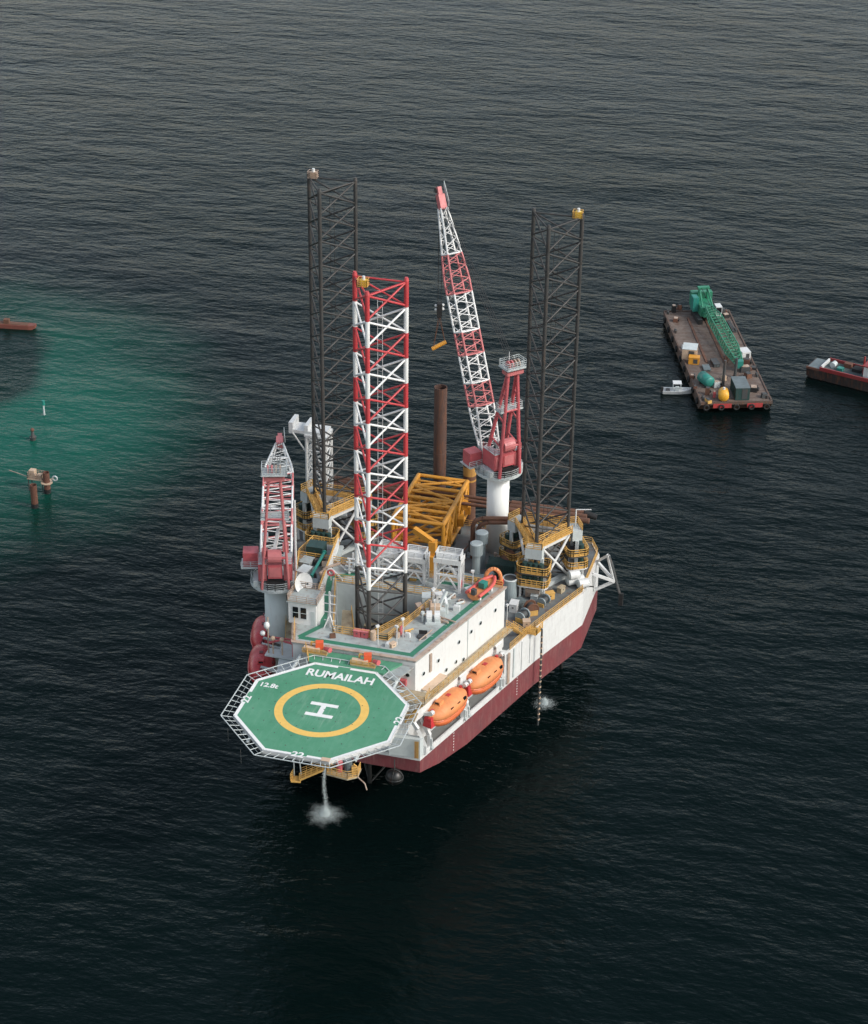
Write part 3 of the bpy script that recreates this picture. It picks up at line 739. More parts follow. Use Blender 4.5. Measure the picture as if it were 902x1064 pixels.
# hook block and spreader hanging from the boom tip
hp = stip+dd*1.5
hk = at_plane(459, 320, hp, FW); hk = V((hp.x, hp.y, at_plane(459, 322, hp, V((FW.x, FW.y, 0))).z))
for o_ in (-.3, .3): strut('hoist_wire', hp+s_*o_, hk+s_*o_+V((0, 0, .8)), .05, CABLE, t, 5)
hb = MB().box(hk, (.8, 1.1, 2.4), .3).build('hook_block', BLK, t)
for q in ((-.5, -.3, .8), (.5, .3, .8), (-.5, -.3, .1), (.5, .3, .1)): MB().ball(hk+V(q), .26, 8, 6).build('block_sheave', WHITE, hb)
sp0 = hk+V((0, 0, -6.3)); ax = V((.8, .35, .45)).normalized()
MB().cyl(sp0-ax*1.3, sp0+ax*1.3, .33, n=10).build('lifting_spreader', YEL, t)
for q in (-1.1, 1.1):
    for o_ in (-.12, .12): strut('sling', hk+V((o_, 0, -1.2)), sp0+ax*q, .05, PIPE, t, 5)
# --- port crane with its boom laid down
PC = (-17.2, 30.8); ptip = at_y(290.5, 463, 63.0)
pfoot0 = V((PC[0], PC[1], 26.6)); pd = V((ptip.x-PC[0], ptip.y-PC[1], 0)).normalized()
pfoot = pfoot0+pd*2.4
pap = at_y(285, 494, 29.2)
psecs = [(0, .22, W_), (.22, .36, R_), (.36, .56, W_), (.56, .68, R_), (.68, .84, W_), (.84, 1.0, W_)]
t2, L2, M2, pt2, dd2, uu2, s2 = crane('red crane on pale pedestal at the port side with its boom lowered', PC, 10.2, 24.4, (pd.x, pd.y), pfoot, ptip, pap, psecs, 0, paint('port_pedestal_paint', (.60, .65, .63), .45, .15, .05, .35), {'cab': (.6, 3.7, 2.4), 'bw': 2.3, 'gw': 2.0, 'stop': True, 'gr': .22, 'gm': CREDP})
MB().cyl((PC[0], PC[1], 8.4), (PC[0], PC[1], 10.2), 1.2, 2.0, 24).build('pedestal_foot', GREYW, rig)
MB().b2((-17.5, 29.3, 9.0), (-13.6, 32.3, 11.8)).build('pedestal_sponson', DGREY, rig)

# ================================================================== LIFEBOATS
def lifeboat(loc, rz, label, c1, c2, cdk, group, name='lifeboat'):
    t = thing(name, label, 'lifeboat', loc, group); M = frame(loc, rz) @ Matrix.Scale(1.17, 4)
    n, Lh = 18, 3.95
    def sect(u, lo):
        w_ = 1.65*(1-abs(u)**2.8)**.60+.04; pts = []
        k = .35+.65*(1-abs(u)**3)
        if lo: angs = [math.pi+math.pi*i/8 for i in range(9)]
        else: angs = [math.pi*i/8 for i in range(9)]
        for a in angs:
            cx, cz = math.cos(a), math.sin(a)
            sx = math.copysign(abs(cx)**.75, cx); sz = math.copysign(abs(cz)**.8, cz)
            zc = (1.5 if lo else 1.75)*k
            pts.append((u*Lh, sx*w_, 1.4+sz*zc+.25*u*u))
        return pts
    us = [-1+2*i/n for i in range(n+1)]
    MB(M).loft([sect(u, True) for u in us]).build('hull', c2, t, True)
    cp = MB(M).loft([sect(u, False) for u in us]).build('canopy', c1, t, True)
    fd = [(u*Lh, sg*(1.6*(1-abs(u)**2.6)**.62+.07), 1.4+.25*u*u) for sg in (1,) for u in us]
    m = MB(M)
    for sg in (1, -1):
        ps = [(x, sg*y, z) for x, y, z in fd]; m.tube(ps, .1, 5)
    m.build('fender_strake', c2, t)
    MB(M).box((-1.7, 0, 3.1), (1.1, 1.0, .7), 0, .75).build('conning_tower', c1, t)
    MB(M).box((-1.7, 0, 3.25), (1.04, .55, .2)).build('tower_window', GLASS, cp)
    for x in (.4, 1.9): MB(M).box((x, 0, 3.14-.06*x*x), (.6, .5, .14)).build('roof_hatch', cdk, cp)
    for x in (-.9, .6, 2.0): MB(M).box((x, -1.42, 2.3), (.6, .16, .4)).build('side_window', GLASS, cp)
    for x in (-3.2, 3.2): MB(M).box((x, 0, 2.6), (.35, .3, .7)).build('lifting_hook', cdk, cp)
    MB(M).box((-3.85, 0, 1.6), (1.0, 1.3, 1.3), 0, .7).build('propeller_guard', cdk, t)
    return t
def davit(p, h, reach, sx, yaw):
    d = V((math.cos(yaw), math.sin(yaw), 0))
    m = MB(); a = V(p)
    m.beam(a+d*.2, a+V((0, 0, h*.35))+d*.2, .5, .6).beam(a+V((0, 0, h*.35))+d*.2, a+V((0, 0, h*.85))-d*1.5, .5, .6).beam(a+V((0, 0, h*.85))-d*1.6, a+V((0, 0, h*.95))-d*.1+d*reach*.5, .45, .5)
    m.beam(a-d*1.6, a+d*.2, .4, .3)
    m.build('davit_arm', WHITE, None) if False else None
    return m
sa = math.atan2(SIDE.y, SIDE.x)
def hullpt(y, o, z): q = V((*along(y), 0))+SN*o; return V((q.x, q.y, z))
for k, (y, lab) in enumerate(((21.0, 'orange enclosed lifeboat nearest the helideck on the starboard side'), (30.5, 'orange enclosed lifeboat further aft on the starboard side'))):
    p = hullpt(y, -.35, 11.25)
    lifeboat(p, sa, lab, ORANGE, ORANGE2, BRED, 'orange lifeboats on the starboard side')
    for dy in (-4.3, 4.2):
        m = davit(hullpt(y+dy, -.5, 8.6), 6.2, 1.2, 1, math.atan2(SN.y, SN.x))
        dv = m.build('lifeboat_davit', WHITE, rig)
        a = hullpt(y+dy, .1, 14.7)
        MB().cyl(a-SIDE*.3, a+SIDE*.3, .35, n=10).build('davit_sheave', WHITE, dv)
        for o_ in (.5,): strut('fall_wire', hullpt(y+dy, .5, 14.9), hullpt(y+dy*.8, -.2, 13.8), .05, CABLE, dv)
        a = hullpt(y+dy, .12, 8.7); MB().beam(a-SN*2.0, a+SN*.3, .45, .4).beam(a-SN*.1, a-SN*.1+V((0, 0, 1.6)), .4, .4).build('davit_foot', GREYW, dv)
    a = hullpt(y+4.9, -1.3, 15.0); MB().box(a, (1.6, 1.1, 1.2), sa).cyl(a-SIDE*.8+V((0, 0, .5)), a+SIDE*.8+V((0, 0, .5)), .5, n=10).build('davit_winch', WHITE, rig)
for y in (14.9, 25.3, 35.2):
    ps = [hullpt(y+.3, .05, 8.55), hullpt(y+.3, .05, 10.0), hullpt(y-.5, -.7, 13.0), hullpt(y-.6, -2.0, 14.6), hullpt(y+.9, -2.0, 14.9)]
    m = MB()
    for a, b in zip(ps, ps[1:]): m.beam(a, b, .5, .5)
    m.build('gravity_davit', WHITE, rig)
def phull(y, o, z): q = hullpt(y, o, z); return V((-q.x, q.y, q.z))
for k, (px, py, lab) in enumerate(((274.5, 664, 'red enclosed lifeboat below the port crane pedestal'), (272, 694, 'red enclosed lifeboat half hidden behind the helideck net'))):
    p = at(px, py, 13.0); p.z = 11.8
    lifeboat(p, math.pi-sa-.0, lab, BRED, BRED, paint('dark_red_fitting', (.14, .02, .025), .5, .2, 0.0), 'red lifeboats on the port side')
    e = p+V((2.2, 1.2, 3.2))
    m = MB()
    for dy in (-3.2, 3.2):
        q = V((p.x-dy*.31, p.y+dy*.95, 15.2)); m.beam(q, q+V((4.6, 0, -.5)), .3, .4).beam(q+V((.2, 0, 0)), q+V((.2, 0, -1.2)), .25)
    m.build('lifeboat_davit', GREYW, rig)
MB().b2((-14.6, 17.0, 12.4), (-12.3, 26.5, 14.0)).build('port_platform', RIM, rig)

# ================================================================== YELLOW BOX TRUSS ON THE AFT DECK
yt = thing('box_truss', 'big yellow steel box truss lying on the aft deck behind the striped leg', 'truss', (-3, 66, DZ))
X0, X1, Y0, Y1, ZA, ZB = -7.4, 1.0, 59.8, 75.2, 15.2, 21.0
ys = [Y0+(Y1-Y0)*k/4 for k in range(5)]
for x in (X0, X1):
    for z in (ZA, ZB): strut('longeron', (x, Y0, z), (x, Y1, z), .40, YEL, yt, 10)
for k, y in enumerate(ys):
    for x in (X0, X1): strut('post', (x, y, ZA), (x, y, ZB), .32, YEL, yt, 8)
    for z in (ZA, ZB): strut('cross_beam', (X0, y, z), (X1, y, z), .32, YEL, yt, 8)
    if k < 4:
        y2 = ys[k+1]
        for x in (X0, X1): strut('diagonal', (x, y, ZA), (x, y2, ZB), .25, YEL, yt, 8)
        a, b = ((X0, X1) if k % 2 else (X1, X0))
        strut('diagonal', (a, y, ZB), (b, y2, ZB), .25, YEL, yt, 8); strut('diagonal', (a, y, ZA), (b, y2, ZA), .25, YEL, yt, 8)
        strut('diagonal', (b, (y+y2)/2, ZB), ((X0+X1)/2, y2, ZB), .2, YEL, yt, 8)
        for x in (X0, X1): strut('diagonal', (x, y, ZB), (x, y2, ZA), .2, YEL, yt, 8)
        strut('sway_brace', (X0, y, ZA), (X1, y, ZB), .2, YEL, yt, 8); strut('cross_beam', (X0, (y+y2)/2, ZB), (X1, (y+y2)/2, ZB), .2, YEL, yt, 8)
for y in (Y0, Y1): strut('diagonal', (X0, y, ZA), (X1, y, ZB), .25, YEL, yt, 8)
for x in (X0, X1):
    for y in (62, 66, 70): MB().b2((x-.4, y-.4, DZ+.02), (x+.4, y+.4, ZA-.2)).build('saddle', DGREY, yt)
for x, y, z in ((1.5, 72, 18.5), (1.6, 69, 17.0), (1.5, 74, 16.6)):
    MB().box((x, y, z), (.9, 1.8, 1.4), .2).build('clamp_unit', YEL, yt)
p = at(446, 592, 16)
yc = thing('knuckle_post', 'yellow upright davit post with hook behind the white portal frame', 'davit', (4.6, 50.5, DZ))
yb = at_y(450, 562, 50.5); yl = at_y(451, 606, 50.5)
MB().beam(V((yb.x, 50.5, DZ)), V((yb.x, 50.5, yb.z)), 1.1, 1.3).build('post', YEL, yc)
MB().beam(V((yb.x, 50.5, yb.z-.3)), V((yb.x-3.4, 51.5, yb.z+1.0)), .8, .9).build('arm', YEL, yc)
MB().box((yb.x+.1, 49.6, yb.z-3.6), (.9, .7, 2.6)).build('winch_cover', YEL, yc)
MB().cyl((yb.x+.1, 49.2, yb.z-5.2), (yb.x+.1, 49.2, yb.z-7.4), .22, .4, 8).build('hook', SAND, yc)

# ================================================================== PILES AND PIPES AT THE STERN
def pile(name, label, p, ztop, r, mat, bands=()):
    t = thing(name, label, 'pile', (p[0], p[1], WZ-3))
    n = 28; A = [(r*math.cos(2*math.pi*k/n)+p[0], r*math.sin(2*math.pi*k/n)+p[1]) for k in range(n)]
    B = [((r-.09)*math.cos(2*math.pi*k/n)+p[0], (r-.09)*math.sin(2*math.pi*k/n)+p[1]) for k in range(n)]
    MB().ring(A, B, WZ-3, ztop).build('pipe', mat, t, False)
    for z0, z1, m in bands: MB().cyl((p[0], p[1], z0), (p[0], p[1], z1), r+.02, n=28, cap=False).build('paint_band', m, t)
    for k in range(1, 6):
        z = ztop-6*k
        MB().torus((p[0], p[1], z), r, .045, n=28, k=5).build('weld_seam', mat, t)
    return t
q = at_y(458, 402, 78.0); pile('tall_pile', 'tall dark rusty pipe pile standing behind the yellow truss', (q.x, 78.0), q.z, 1.08, PILE)
q = at_y(488.5, 472, 78.5); pile('banded_pile', 'shorter rusty pile with ochre bands left of the stern crane', (q.x, 78.5), q.z, 1.1, PIPE,
     [(at_y(488, b, 77.4).z, at_y(488, a, 77.4).z, paint('ochre_band', (.50, .26, .06), .6, .4, .3)) for a, b in ((474, 481), (487, 496), (500, 502))])
rk = thing('pipe_rack', 'steel rack standing across the stern under long rusty pipes', 'rack', (0, 71.8, DZ))
for x in (-20, -12, 11.5, 19.5):
    MB().b2((x-.2, 70.9, DZ+.02), (x+.2, 71.2, 18.5)).b2((x-.2, 73.2, DZ+.02), (x+.2, 73.5, 18.5)).b2((x-.2, 70.6, 18.1), (x+.2, 74.4, 18.5)).build('rack_frame', RIM, rk)
for k, (y, z, lab) in enumerate(((71.2, 19.0, 'long rusty pipe across the stern, nearest of the three'), (72.5, 19.0, 'long rusty pipe across the stern, middle of the three'), (73.7, 19.0, 'long rusty pipe across the stern, farthest of the three'))):
    t = thing('stern_pipe', lab, 'pipe', (0, y, z-.45), 'rusty pipes across the stern')
    for a, b in ((-23.5, -9.0), (9.0, 22.6-.7*k)): MB().cyl((a, y, z), (b, y, z), .45, n=14).build('pipe_length', PIPE, t)
    strut('pipe_middle', (-9.0, y, z), (9.0, y, z), .28, PIPE, t, 10)
MB().cyl((21.3, 73.7, 18.95), (23.4, 73.6, 18.5), .5, n=14).build('hose_end', BLK, rig)

# white boom-rest tower at the port stern
wt = thing('boom_rest_tower', 'white lattice boom rest tower behind the left dark leg', 'tower', (-23, 70, DZ))
bx0, bx1, by0, by1, bt = -24.6, -21.3, 67.8, 70.8, at_y(335, 452, 69).z
for x in (bx0, bx1):
    for y in (by0, by1): strut('tower_leg', (x, y, DZ), (x, y, bt), .27, WHITE, wt, 8)
nb = 6
for k in range(nb):
    z0 = DZ+(bt-DZ)*k/nb; z1 = DZ+(bt-DZ)*(k+1)/nb
    cs = [(bx0, by0), (bx1, by0), (bx1, by1), (bx0, by1)]
    for c in range(4):
        a, b = cs[c], cs[(c+1) % 4]
        strut('tower_brace', (*a, z0), (*b, z1), .15, WHITE, wt); strut('tower_tie', (*a, z1), (*b, z1), .15, WHITE, wt)
        strut('tower_brace', (*b, z0), (*a, z1), .15, WHITE, wt)
MB().b2((bx0-.3, by0-.3, bt), (bx1+.3, by1+.3, bt+.35)).b2((bx0-2.6, by0, bt+.35), (bx1, by1, bt+.9)).build('tower_head', WHITE, wt)
MB().b2((bx0-3.0, by0-.1, bt+.2), (bx0-2.3, by1+.1, bt+2.2)).b2((bx0-.3, by0-.1, bt+.9), (bx0+.3, by1+.1, bt+2.0)).build('boom_cradle', WHITE, wt)
strut('tower_knee', (bx0, by0, bt-3), (bx0-2.4, by0, bt+.4), .16, WHITE, wt); strut('tower_knee', (bx0, by1, bt-3), (bx0-2.4, by1, bt+.4), .16, WHITE, wt)

# ================================================================== ROOF EQUIPMENT
def rel(p, rz=0): return frame(p, rz)
# white portal frame
def portal(name, label, p, wd, dp, ht, rz=0):
    t = thing(name, label, 'frame', p); M = rel(p, rz)
    for x in (-wd/2, wd/2):
        for y in (-dp/2, dp/2): MB(M).beam((x, y, 0), (x, y, ht), .36, .36).build('upright', WHITE, t)
    MB(M).b2((-wd/2-.25, -dp/2-.25, ht-.8), (wd/2+.25, dp/2+.25, ht)).build('crown', WHITE, t)
    MB(M).rail([(-wd/2, -dp/2, ht), (wd/2, -dp/2, ht), (wd/2, dp/2, ht), (-wd/2, dp/2, ht)], .8, True, t=.12).build('crown_railing', WHITE, t)
    for y in (-dp/2, dp/2):
        MB(M).beam((-wd/2, y, ht*.5), (wd/2, y, ht*.5), .25, .3).build('tie_beam', WHITE, t)
        for s in (-1, 1):
            MB(M).beam((s*wd/2, y, ht*.52), (0, y, ht-.8), .22).build('brace', WHITE, t)
            MB(M).beam((s*wd/2, y, .2), (0, y, ht*.5), .2).build('brace', WHITE, t)
    for x in (-wd/2, wd/2): MB(M).beam((x, -dp/2, .3), (x, dp/2, ht-.9), .2).build('brace', WHITE, t)
    return t
p = at(466, 612, RZ); portal('portal_frame', 'white portal frame with cross braces on the roof aft edge', (p.x, p.y+.2, RZ), 3.7, 2.0, 5.6)
p = at(431, 606, RZ); portal('pipe_gantry', 'white gantry frame between striped leg and yellow truss', (p.x, p.y+.8, RZ), 3.0, 2.2, 4.6)
p = at(404, 600, RZ); portal('pipe_gantry', 'white gantry frame seen through the striped leg', (p.x, p.y+1.0, RZ), 3.2, 2.0, 4.4)
# rows of white pipework behind the leg well
pw = thing('pipework', 'white pipe runs along the roof behind the leg well', 'pipework', (-3, 36, RZ))
for k in range(4):
    MB().tube([(-7.8, 35.2+.5*k, RZ+.6+.35*k), (-1, 35.2+.5*k, RZ+.6+.35*k), (-.6, 35.2+.5*k, RZ+1.0+.35*k), (5.0, 35.2+.5*k, RZ+1.0+.35*k)], .16, 8).build('pipe', WHITE if k % 2 else GREYW, pw)
for x in (-7, -3, 1, 4.6): MB().b2((x-.12, 34.9, RZ+.01), (x+.12, 37.2, RZ+.3)).b2((x-.12, 35.0, RZ+.3), (x+.12, 35.2, RZ+2.4)).b2((x-.12, 36.9, RZ+.3), (x+.12, 37.1, RZ+2.6)).build('pipe_support', WHITE, pw)
for k, x in enumerate((-6.2, -4.4, .8, 2.9)): MB().ball((x, 35.4, RZ+1.5), .42, 8, 6).cyl((x, 35.4, RZ+1.5), (x, 35.4, RZ+2.4), .12, n=6).build('valve', RIM if k % 2 else GREYW, pw)
# grey winch / davit unit on roof starboard
p = at(450, 642, RZ); wn = thing('roof_winch', 'grey twin drum winch on the roof beside the leg well railing', 'winch', p); M = rel(p, R(15))
MB(M).b2((-1.1, -2.0, .02), (1.1, 2.2, .35)).build('bed', GREYW, wn)
for x in (-.55, .6): MB(M).cyl((x-.4, -1.0, 1.0), (x+.4, -1.0, 1.0), .75, n=14).build('drum', WHITE, wn); MB(M).b2((x-.35, -1.9, .35), (x+.35, -1.2, .9)).build('motor', GREYW, wn)
MB(M).b2((-.4, .4, .35), (1.0, 1.5, 1.6)).build('power_pack', SAND, wn)
MB(M).beam((.6, 1.2, .4), (1.9, 2.6, 3.0), .4, .5).build('jib', GREYW, wn)
MB(M).cyl((-.4, 1.6, .4), (-.4, 1.6, 2.0), .2, n=8).build('post', RIM, wn)
p = at(464, 637, RZ); fd = thing('folding_arm', 'pale folding lift arm standing on the starboard roof edge', 'lift arm', p)
MB().beam(p, p+V((0, 0, 1.6)), .4).build('post', GREYW, fd); MB().beam(p+V((0, 0, 1.5)), p+V((-1.0, 1.8, 2.7)), .35, .45).build('arm', WHITE, fd)
# dark hatch
p = at(438, 662, RZ); ht = thing('deck_hatch', 'dark open hatch on the grey roof beside the green walkway', 'hatch', p)
MB().cyl(p, p+V((0, 0, .3)), .75, .6, 14).build('coaming', DGREY, ht); MB().box(p+V((.1, .5, .5)), (1.2, .15, .7), .2).build('lid', BLK, ht)
# red valve at the rim, red lockers, sand drum
def locker(name, label, cat, p, d, rz, mat, lid=None, group=None):
    t = thing(name, label, cat, p, group); M = rel(p, rz)
    MB(M).b2((-d[0]/2, -d[1]/2, .02), (d[0]/2, d[1]/2, d[2])).build('body', mat, t)
    MB(M).b2((-d[0]/2-.06, -d[1]/2-.06, d[2]), (d[0]/2+.06, d[1]/2+.06, d[2]+.09)).build('lid', lid or mat, t)
    MB(M).b2((-.12, -d[1]/2-.05, d[2]*.55), (.12, -d[1]/2-.001, d[2]*.7)).build('latch', DGREY, t)
    return t
p = at(371.5, 661, RZ); locker('fire_locker', 'red fire locker left of the sand coloured drum', 'locker', p, (1.0, .7, 1.0), 0, CRED, CREDP, 'red lockers by the leg well')
p = at(379.5, 662, RZ); locker('fire_locker', 'red fire locker touching the sand coloured drum', 'locker', p, (1.0, .7, 1.0), 0, CRED, CREDP, 'red lockers by the leg well')
p = at(388, 664.5, RZ); dm = thing('drum', 'sand coloured drum standing in front of the leg well', 'drum', p)
MB().cyl(p, p+V((0, 0, 1.4)), .42, n=14).build('shell', SAND, dm); MB().torus(p+V((0, 0, .5)), .42, .04, n=14, k=5).torus(p+V((0, 0, .95)), .42, .04, n=14, k=5).build('hoop', SAND, dm)
p = at(417, 659, RZ); hr = thing('hose_reel', 'red hose reel beside the leg well front corner', 'hose reel', p)
MB().torus(p+V((0, 0, .75)), .5, .16, 'x', 16, 6).build('reel', CRED, hr); MB().b2((p.x-.1, p.y-.4, p.z), (p.x+.1, p.y+.4, p.z+.7)).build('stand', CREDP, hr)
p = at(478, 612, RZ); hr = thing('hose_reel', 'red hose reel at the foot of the white portal frame', 'hose reel', p)
MB().torus(p+V((0, 0, .85)), .5, .2, 'x', 16, 6).build('reel', CRED, hr); MB().b2((p.x-.1, p.y-.4, p.z), (p.x+.1, p.y+.4, p.z+.8)).build('stand', CREDP, hr)
# orange rescue boat in cradle
p = at(502, 617, RZ); p.z = RZ+.5; rb = thing('rescue_boat', 'small orange rescue boat on the roof aft corner', 'rescue boat', p); M = rel(p, sa)
rs = []
for k in range(13):
    u = -1+k/6; ww = 1.05*(1-max(u, 0)**2.5*.85); rs.append([(u*2.9, -ww, .7+.3*max(u, 0)), (u*2.9, -ww*.8, .1), (u*2.9, 0, -.2+.35*max(u, 0)**2), (u*2.9, ww*.8, .1), (u*2.9, ww, .7+.3*max(u, 0)), (u*2.9, ww*.6, .62+.3*max(u, 0)), (u*2.9, -ww*.6, .62+.3*max(u, 0))])
MB(M).loft(rs).build('hull', ORANGE, rb)
tb = MB(M)
for sg in (1, -1): tb.tube([(-2.9+.483*k, sg*(1.1*(1-max(-1+k/6, 0)**2.5*.85)), .78+.3*max(-1+k/6, 0)) for k in range(13)], .26, 8)
tb.build('inflatable_tube', paint('pale_red_tube', (.60, .10, .08), .5, .3, 0), rb)
MB(M).b2((-.6, -.5, .7), (.5, .5, 1.6)).build('console', TEAL, rb); MB(M).b2((-2.9, -.35, .7), (-2.3, .35, 1.6)).build('engine', DGREY, rb)
MB(M).b2((-2.0, -.7, -.5), (-1.6, .7, 0)).b2((1.2, -.7, -.5), (1.6, .7, 0)).build('cradle', WHITE, rb)
p = at(511, 607, RZ); dvt = thing('rescue_davit', 'orange curved davit over the small rescue boat', 'davit', p)
MB().tube([p+V((.2+1.3*math.cos(a)*.9, .3*math.cos(a), .1+2.6*max(0, math.sin(a))**.7)) for a in [math.pi*k/10 for k in range(11)]], .3, 8).build('arm', ORANGE, dvt)
MB().box(p+V((1.3, .3, .4)), (.8, .8, .8)).build('base', BRED, dvt)
# ring of aft roof rails
MB().rail([(5.2, 37.5, RZ), (16.1, 37.5, RZ)], 1.15, t=.11).rail([(-16, 37.5, RZ), (5, 37.5, RZ)], 1.15, t=.11).build('roof_railing', YRAIL, roof)
MB().rail([(-9.0, 15.0, RZ), (-16.1, 37.3, RZ)], 1.15).build('roof_railing', YRAIL, roof)

# control cabin port front
p = V((-9.3, 20.6, RZ)); cb = thing('control_cabin', 'small white control cabin with twin windows beside the port crane', 'cabin', p)
MB().b2((-11.3, 19.4, RZ+.01), (-7.1, 23.2, RZ+3.6)).build('wall', WALLW, cb)
rf = MB().b2((-11.5, 19.1, RZ+3.6), (-6.9, 23.4, RZ+3.75)).build('roof', ROOF, cb)
MB().rail([(-11.4, 19.2, RZ+3.75), (-7.0, 19.2, RZ+3.75), (-7.0, 23.3, RZ+3.75), (-11.4, 23.3, RZ+3.75)], 1.0, True).build('roof_railing', RIM, rf)
for x in (-10.2, -9.0):
    f = MB().b2((x-.55, 19.33, RZ+.9), (x+.55, 19.4, RZ+3.0)).build('window', WHITE, cb)
    MB().b2((x-.42, 19.28, RZ+1.05), (x+.42, 19.33, RZ+2.85)).build('pane', GLASS, f)
    MB().b2((x-.42, 19.26, RZ+1.9), (x+.42, 19.29, RZ+1.98)).build('glazing_bar', GREYW, f)
MB().b2((-7.9, 19.36, RZ+.05), (-7.3, 19.4, RZ+2.4)).build('door', GREYW, cb)
# satellite dish on a frame behind it
p = at(313.5, 606, RZ+4.4); p = V((p.x-.75, p.y+.6, RZ)); ds = thing('satellite_dish', 'white satellite dish on a post behind the control cabin', 'dish', p)
dp = at(313.5, 606, RZ+4.4); ax = V((.80, -.50, .33)).normalized(); a = ax.cross(V((0, 0, 1))).normalized(); b = a.cross(ax)
MB().loft([[dp+ax*(.5*(r/1.6)**2)+(a*math.cos(2*math.pi*i/20)+b*math.sin(2*math.pi*i/20))*r for i in range(20)] for r in (.02, .5, 1.0, 1.4, 1.6)], False).build('reflector', WHITE, ds, True)
MB().beam(p, dp-ax*.1, .25).build('post', GREYW, ds); strut('feed_arm', dp, dp+ax*1.4, .06, DGREY, ds); MB().ball(dp+ax*1.4, .18, 8, 6).build('feed_horn', DGREY, ds)
# port equipment lane: white bulwark, pumps, teal pipe, hoses
MB().prism([(-9.2, 26.2), (-8.9, 26.2), (-10.9, 42.2), (-11.2, 42.2)], RZ+.01, RZ+1.7).build('lane_bulwark', WHITE, roof)
MB().prism([(-16.4, 37.85), (-9.5, 37.85), (-10.4, 43.0), (-15.4, 43.0)], RZ-.3, RZ-.01).build('lane_platform', ROOF, rig)
MB().rail([(-9.0, 26.4, RZ+1.7), (-11.0, 42.0, RZ+1.7)], .7).rail([(-11.2, 42.6, RZ), (-15.2, 42.8, RZ), (-16.0, 38.2, RZ), (-13.0, 27.0, RZ), (-12.6, 24.5, RZ)], 1.15, t=.12).build('lane_railing', YRAIL, roof)
p = V((-11.6, 33.5, RZ)); tp = thing('teal_pipe_spool', 'long teal pipe lying in the port equipment lane', 'pipe', p)
MB().cyl((-11.6, 30.6, RZ+1.3), (-11.9, 38.0, RZ+1.3), .24, n=10).build('pipe', TEAL, tp)
for y in (30.6, 38.0): MB().cyl((-11.6-.04*(y-30.6), y-.08, RZ+1.3), (-11.6-.04*(y-30.6), y+.08, RZ+1.3), .4, n=12).build('flange', TEAL, tp)
for y in (32, 36.5): MB().b2((-12.1, y-.15, RZ+.01), (-11.2, y+.15, RZ+1.08)).build('trestle', DGREY, tp)
for k, (x, y, d, mat, nm, lab) in enumerate((
    (-13.3, 32.6, (1.5, 2.2, 1.2), GREYW, 'pump_unit', 'grey pump unit left of the teal pipe, near end'),
    (-13.9, 35.6, (1.6, 2.0, 1.0), ROOF, 'pump_unit', 'pale pump unit left of the teal pipe, far end'),
    (-13.6, 39.4, (2.6, 2.2, 1.7), DGREEN, 'generator', 'dark green generator at the far end of the port lane'),
    (-10.6, 28.6, (1.3, 1.8, 1.7), SLATE, 'cable_drum_box', 'slate blue cabinet behind the control cabin'),
    (-12.6, 29.2, (1.2, 1.4, .9), RIM, 'hydraulic_unit', 'brown hydraulic unit between dish and pump'),
    (-10.9, 35.5, (1.0, 1.6, .8), SAND, 'tool_chest', 'sand coloured chest right of the teal pipe'))):
    locker(nm, lab, nm.replace('_', ' ').split(' ')[-1], V((x, y, RZ)), d, .1*k-.2, mat)
p = V((-9.9, 30.6, RZ)); ja = thing('jib_arm', 'brown jointed pipe arm rising from the port lane', 'pipe arm', p)
MB().tube([p, p+V((-.2, .2, 2.0)), p+V((.3, .9, 2.6)), p+V((2.2, 2.2, 3.0))], .22, 8).build('arm', RIM, ja); MB().ball(p+V((-.2, .2, 2.0)), .3, 8, 6).build('joint', SAND, ja)
p = at(344, 603, RZ); lr = thing('lifebuoy_case', 'red lifebuoy case on the white bulwark by the striped leg', 'lifebuoy', p+V((-.2, 0, 0)))
MB().torus(p+V((0, 0, 1.3)), .45, .17, 'y', 16, 6).build('ring', CRED, lr); MB().beam(p, p+V((0, 0, .8)), .15).build('stand', WHITE, lr)
# mast with rungs at well front-left
p = at(343, 652, RZ); ms = thing('signal_mast', 'thin white mast with cross arms beside the leg well', 'mast', p)
MB().beam(p, p+V((0, 0, 6.0)), .22).build('pole', WHITE, ms)
for z in (1.2, 2.6, 4.0, 5.4): MB().beam(p+V((-.9, 0, z)), p+V((.9, 0, z)), .1).build('cross_arm', WHITE, ms)
for q in ((-.8, -.5), (.8, -.5), (0, .8)): MB().beam(p+V((q[0], q[1], 0)), p+V((0, 0, 2.2)), .14).build('stay', WHITE, ms)

# fire-fighting monitors flanking the helideck access
def skid(px, py, z, label, w_):
    p = at(px, py, z); t = thing('foam_skid', label, 'foam skid', p)
    MB().box(p+V((0, 0, .12)), (w_, 1.3, .2)).build('base', TAN, t)
    MB().cyl(p+V((-w_*.45, -.2, .65)), p+V((w_*.2, -.2, .65)), .42, n=12).build('foam_tank', SAND, t)
    MB().tube([p+V((-w_*.2, .3, .2)), p+V((-w_*.2, .3, 1.5)), p+V((w_*.15, .3, 1.5)), p+V((w_*.15, .3, .3))], .14, 6).build('pipe_loop', YRAIL, t)
    MB().box(p+V((w_*.15, .2, 1.25)), (1.1, .9, 1.1), .3).build('control_box', paint('signal_orange', (.70, .10, .03), .45, .25, 0), t)
    MB().cyl(p+V((w_*.4, 0, .9)), p+V((w_*.65, -.5, 1.1)), .28, .4, 10).build('nozzle', CRED, t)
    MB().rail([p+V((-w_*.5, -.6, .2)), p+V((w_*.5, -.6, .2))], .7, step=.8, t=.07).build('guard', YRAIL, t)
    return t
skid(378, 691, HZ-.02, 'yellow and red foam skid on the helideck access by the roof edge', 3.6)
skid(328, 678, HZ-.02, 'red and yellow foam monitor skid left of the helideck access', 3.6)
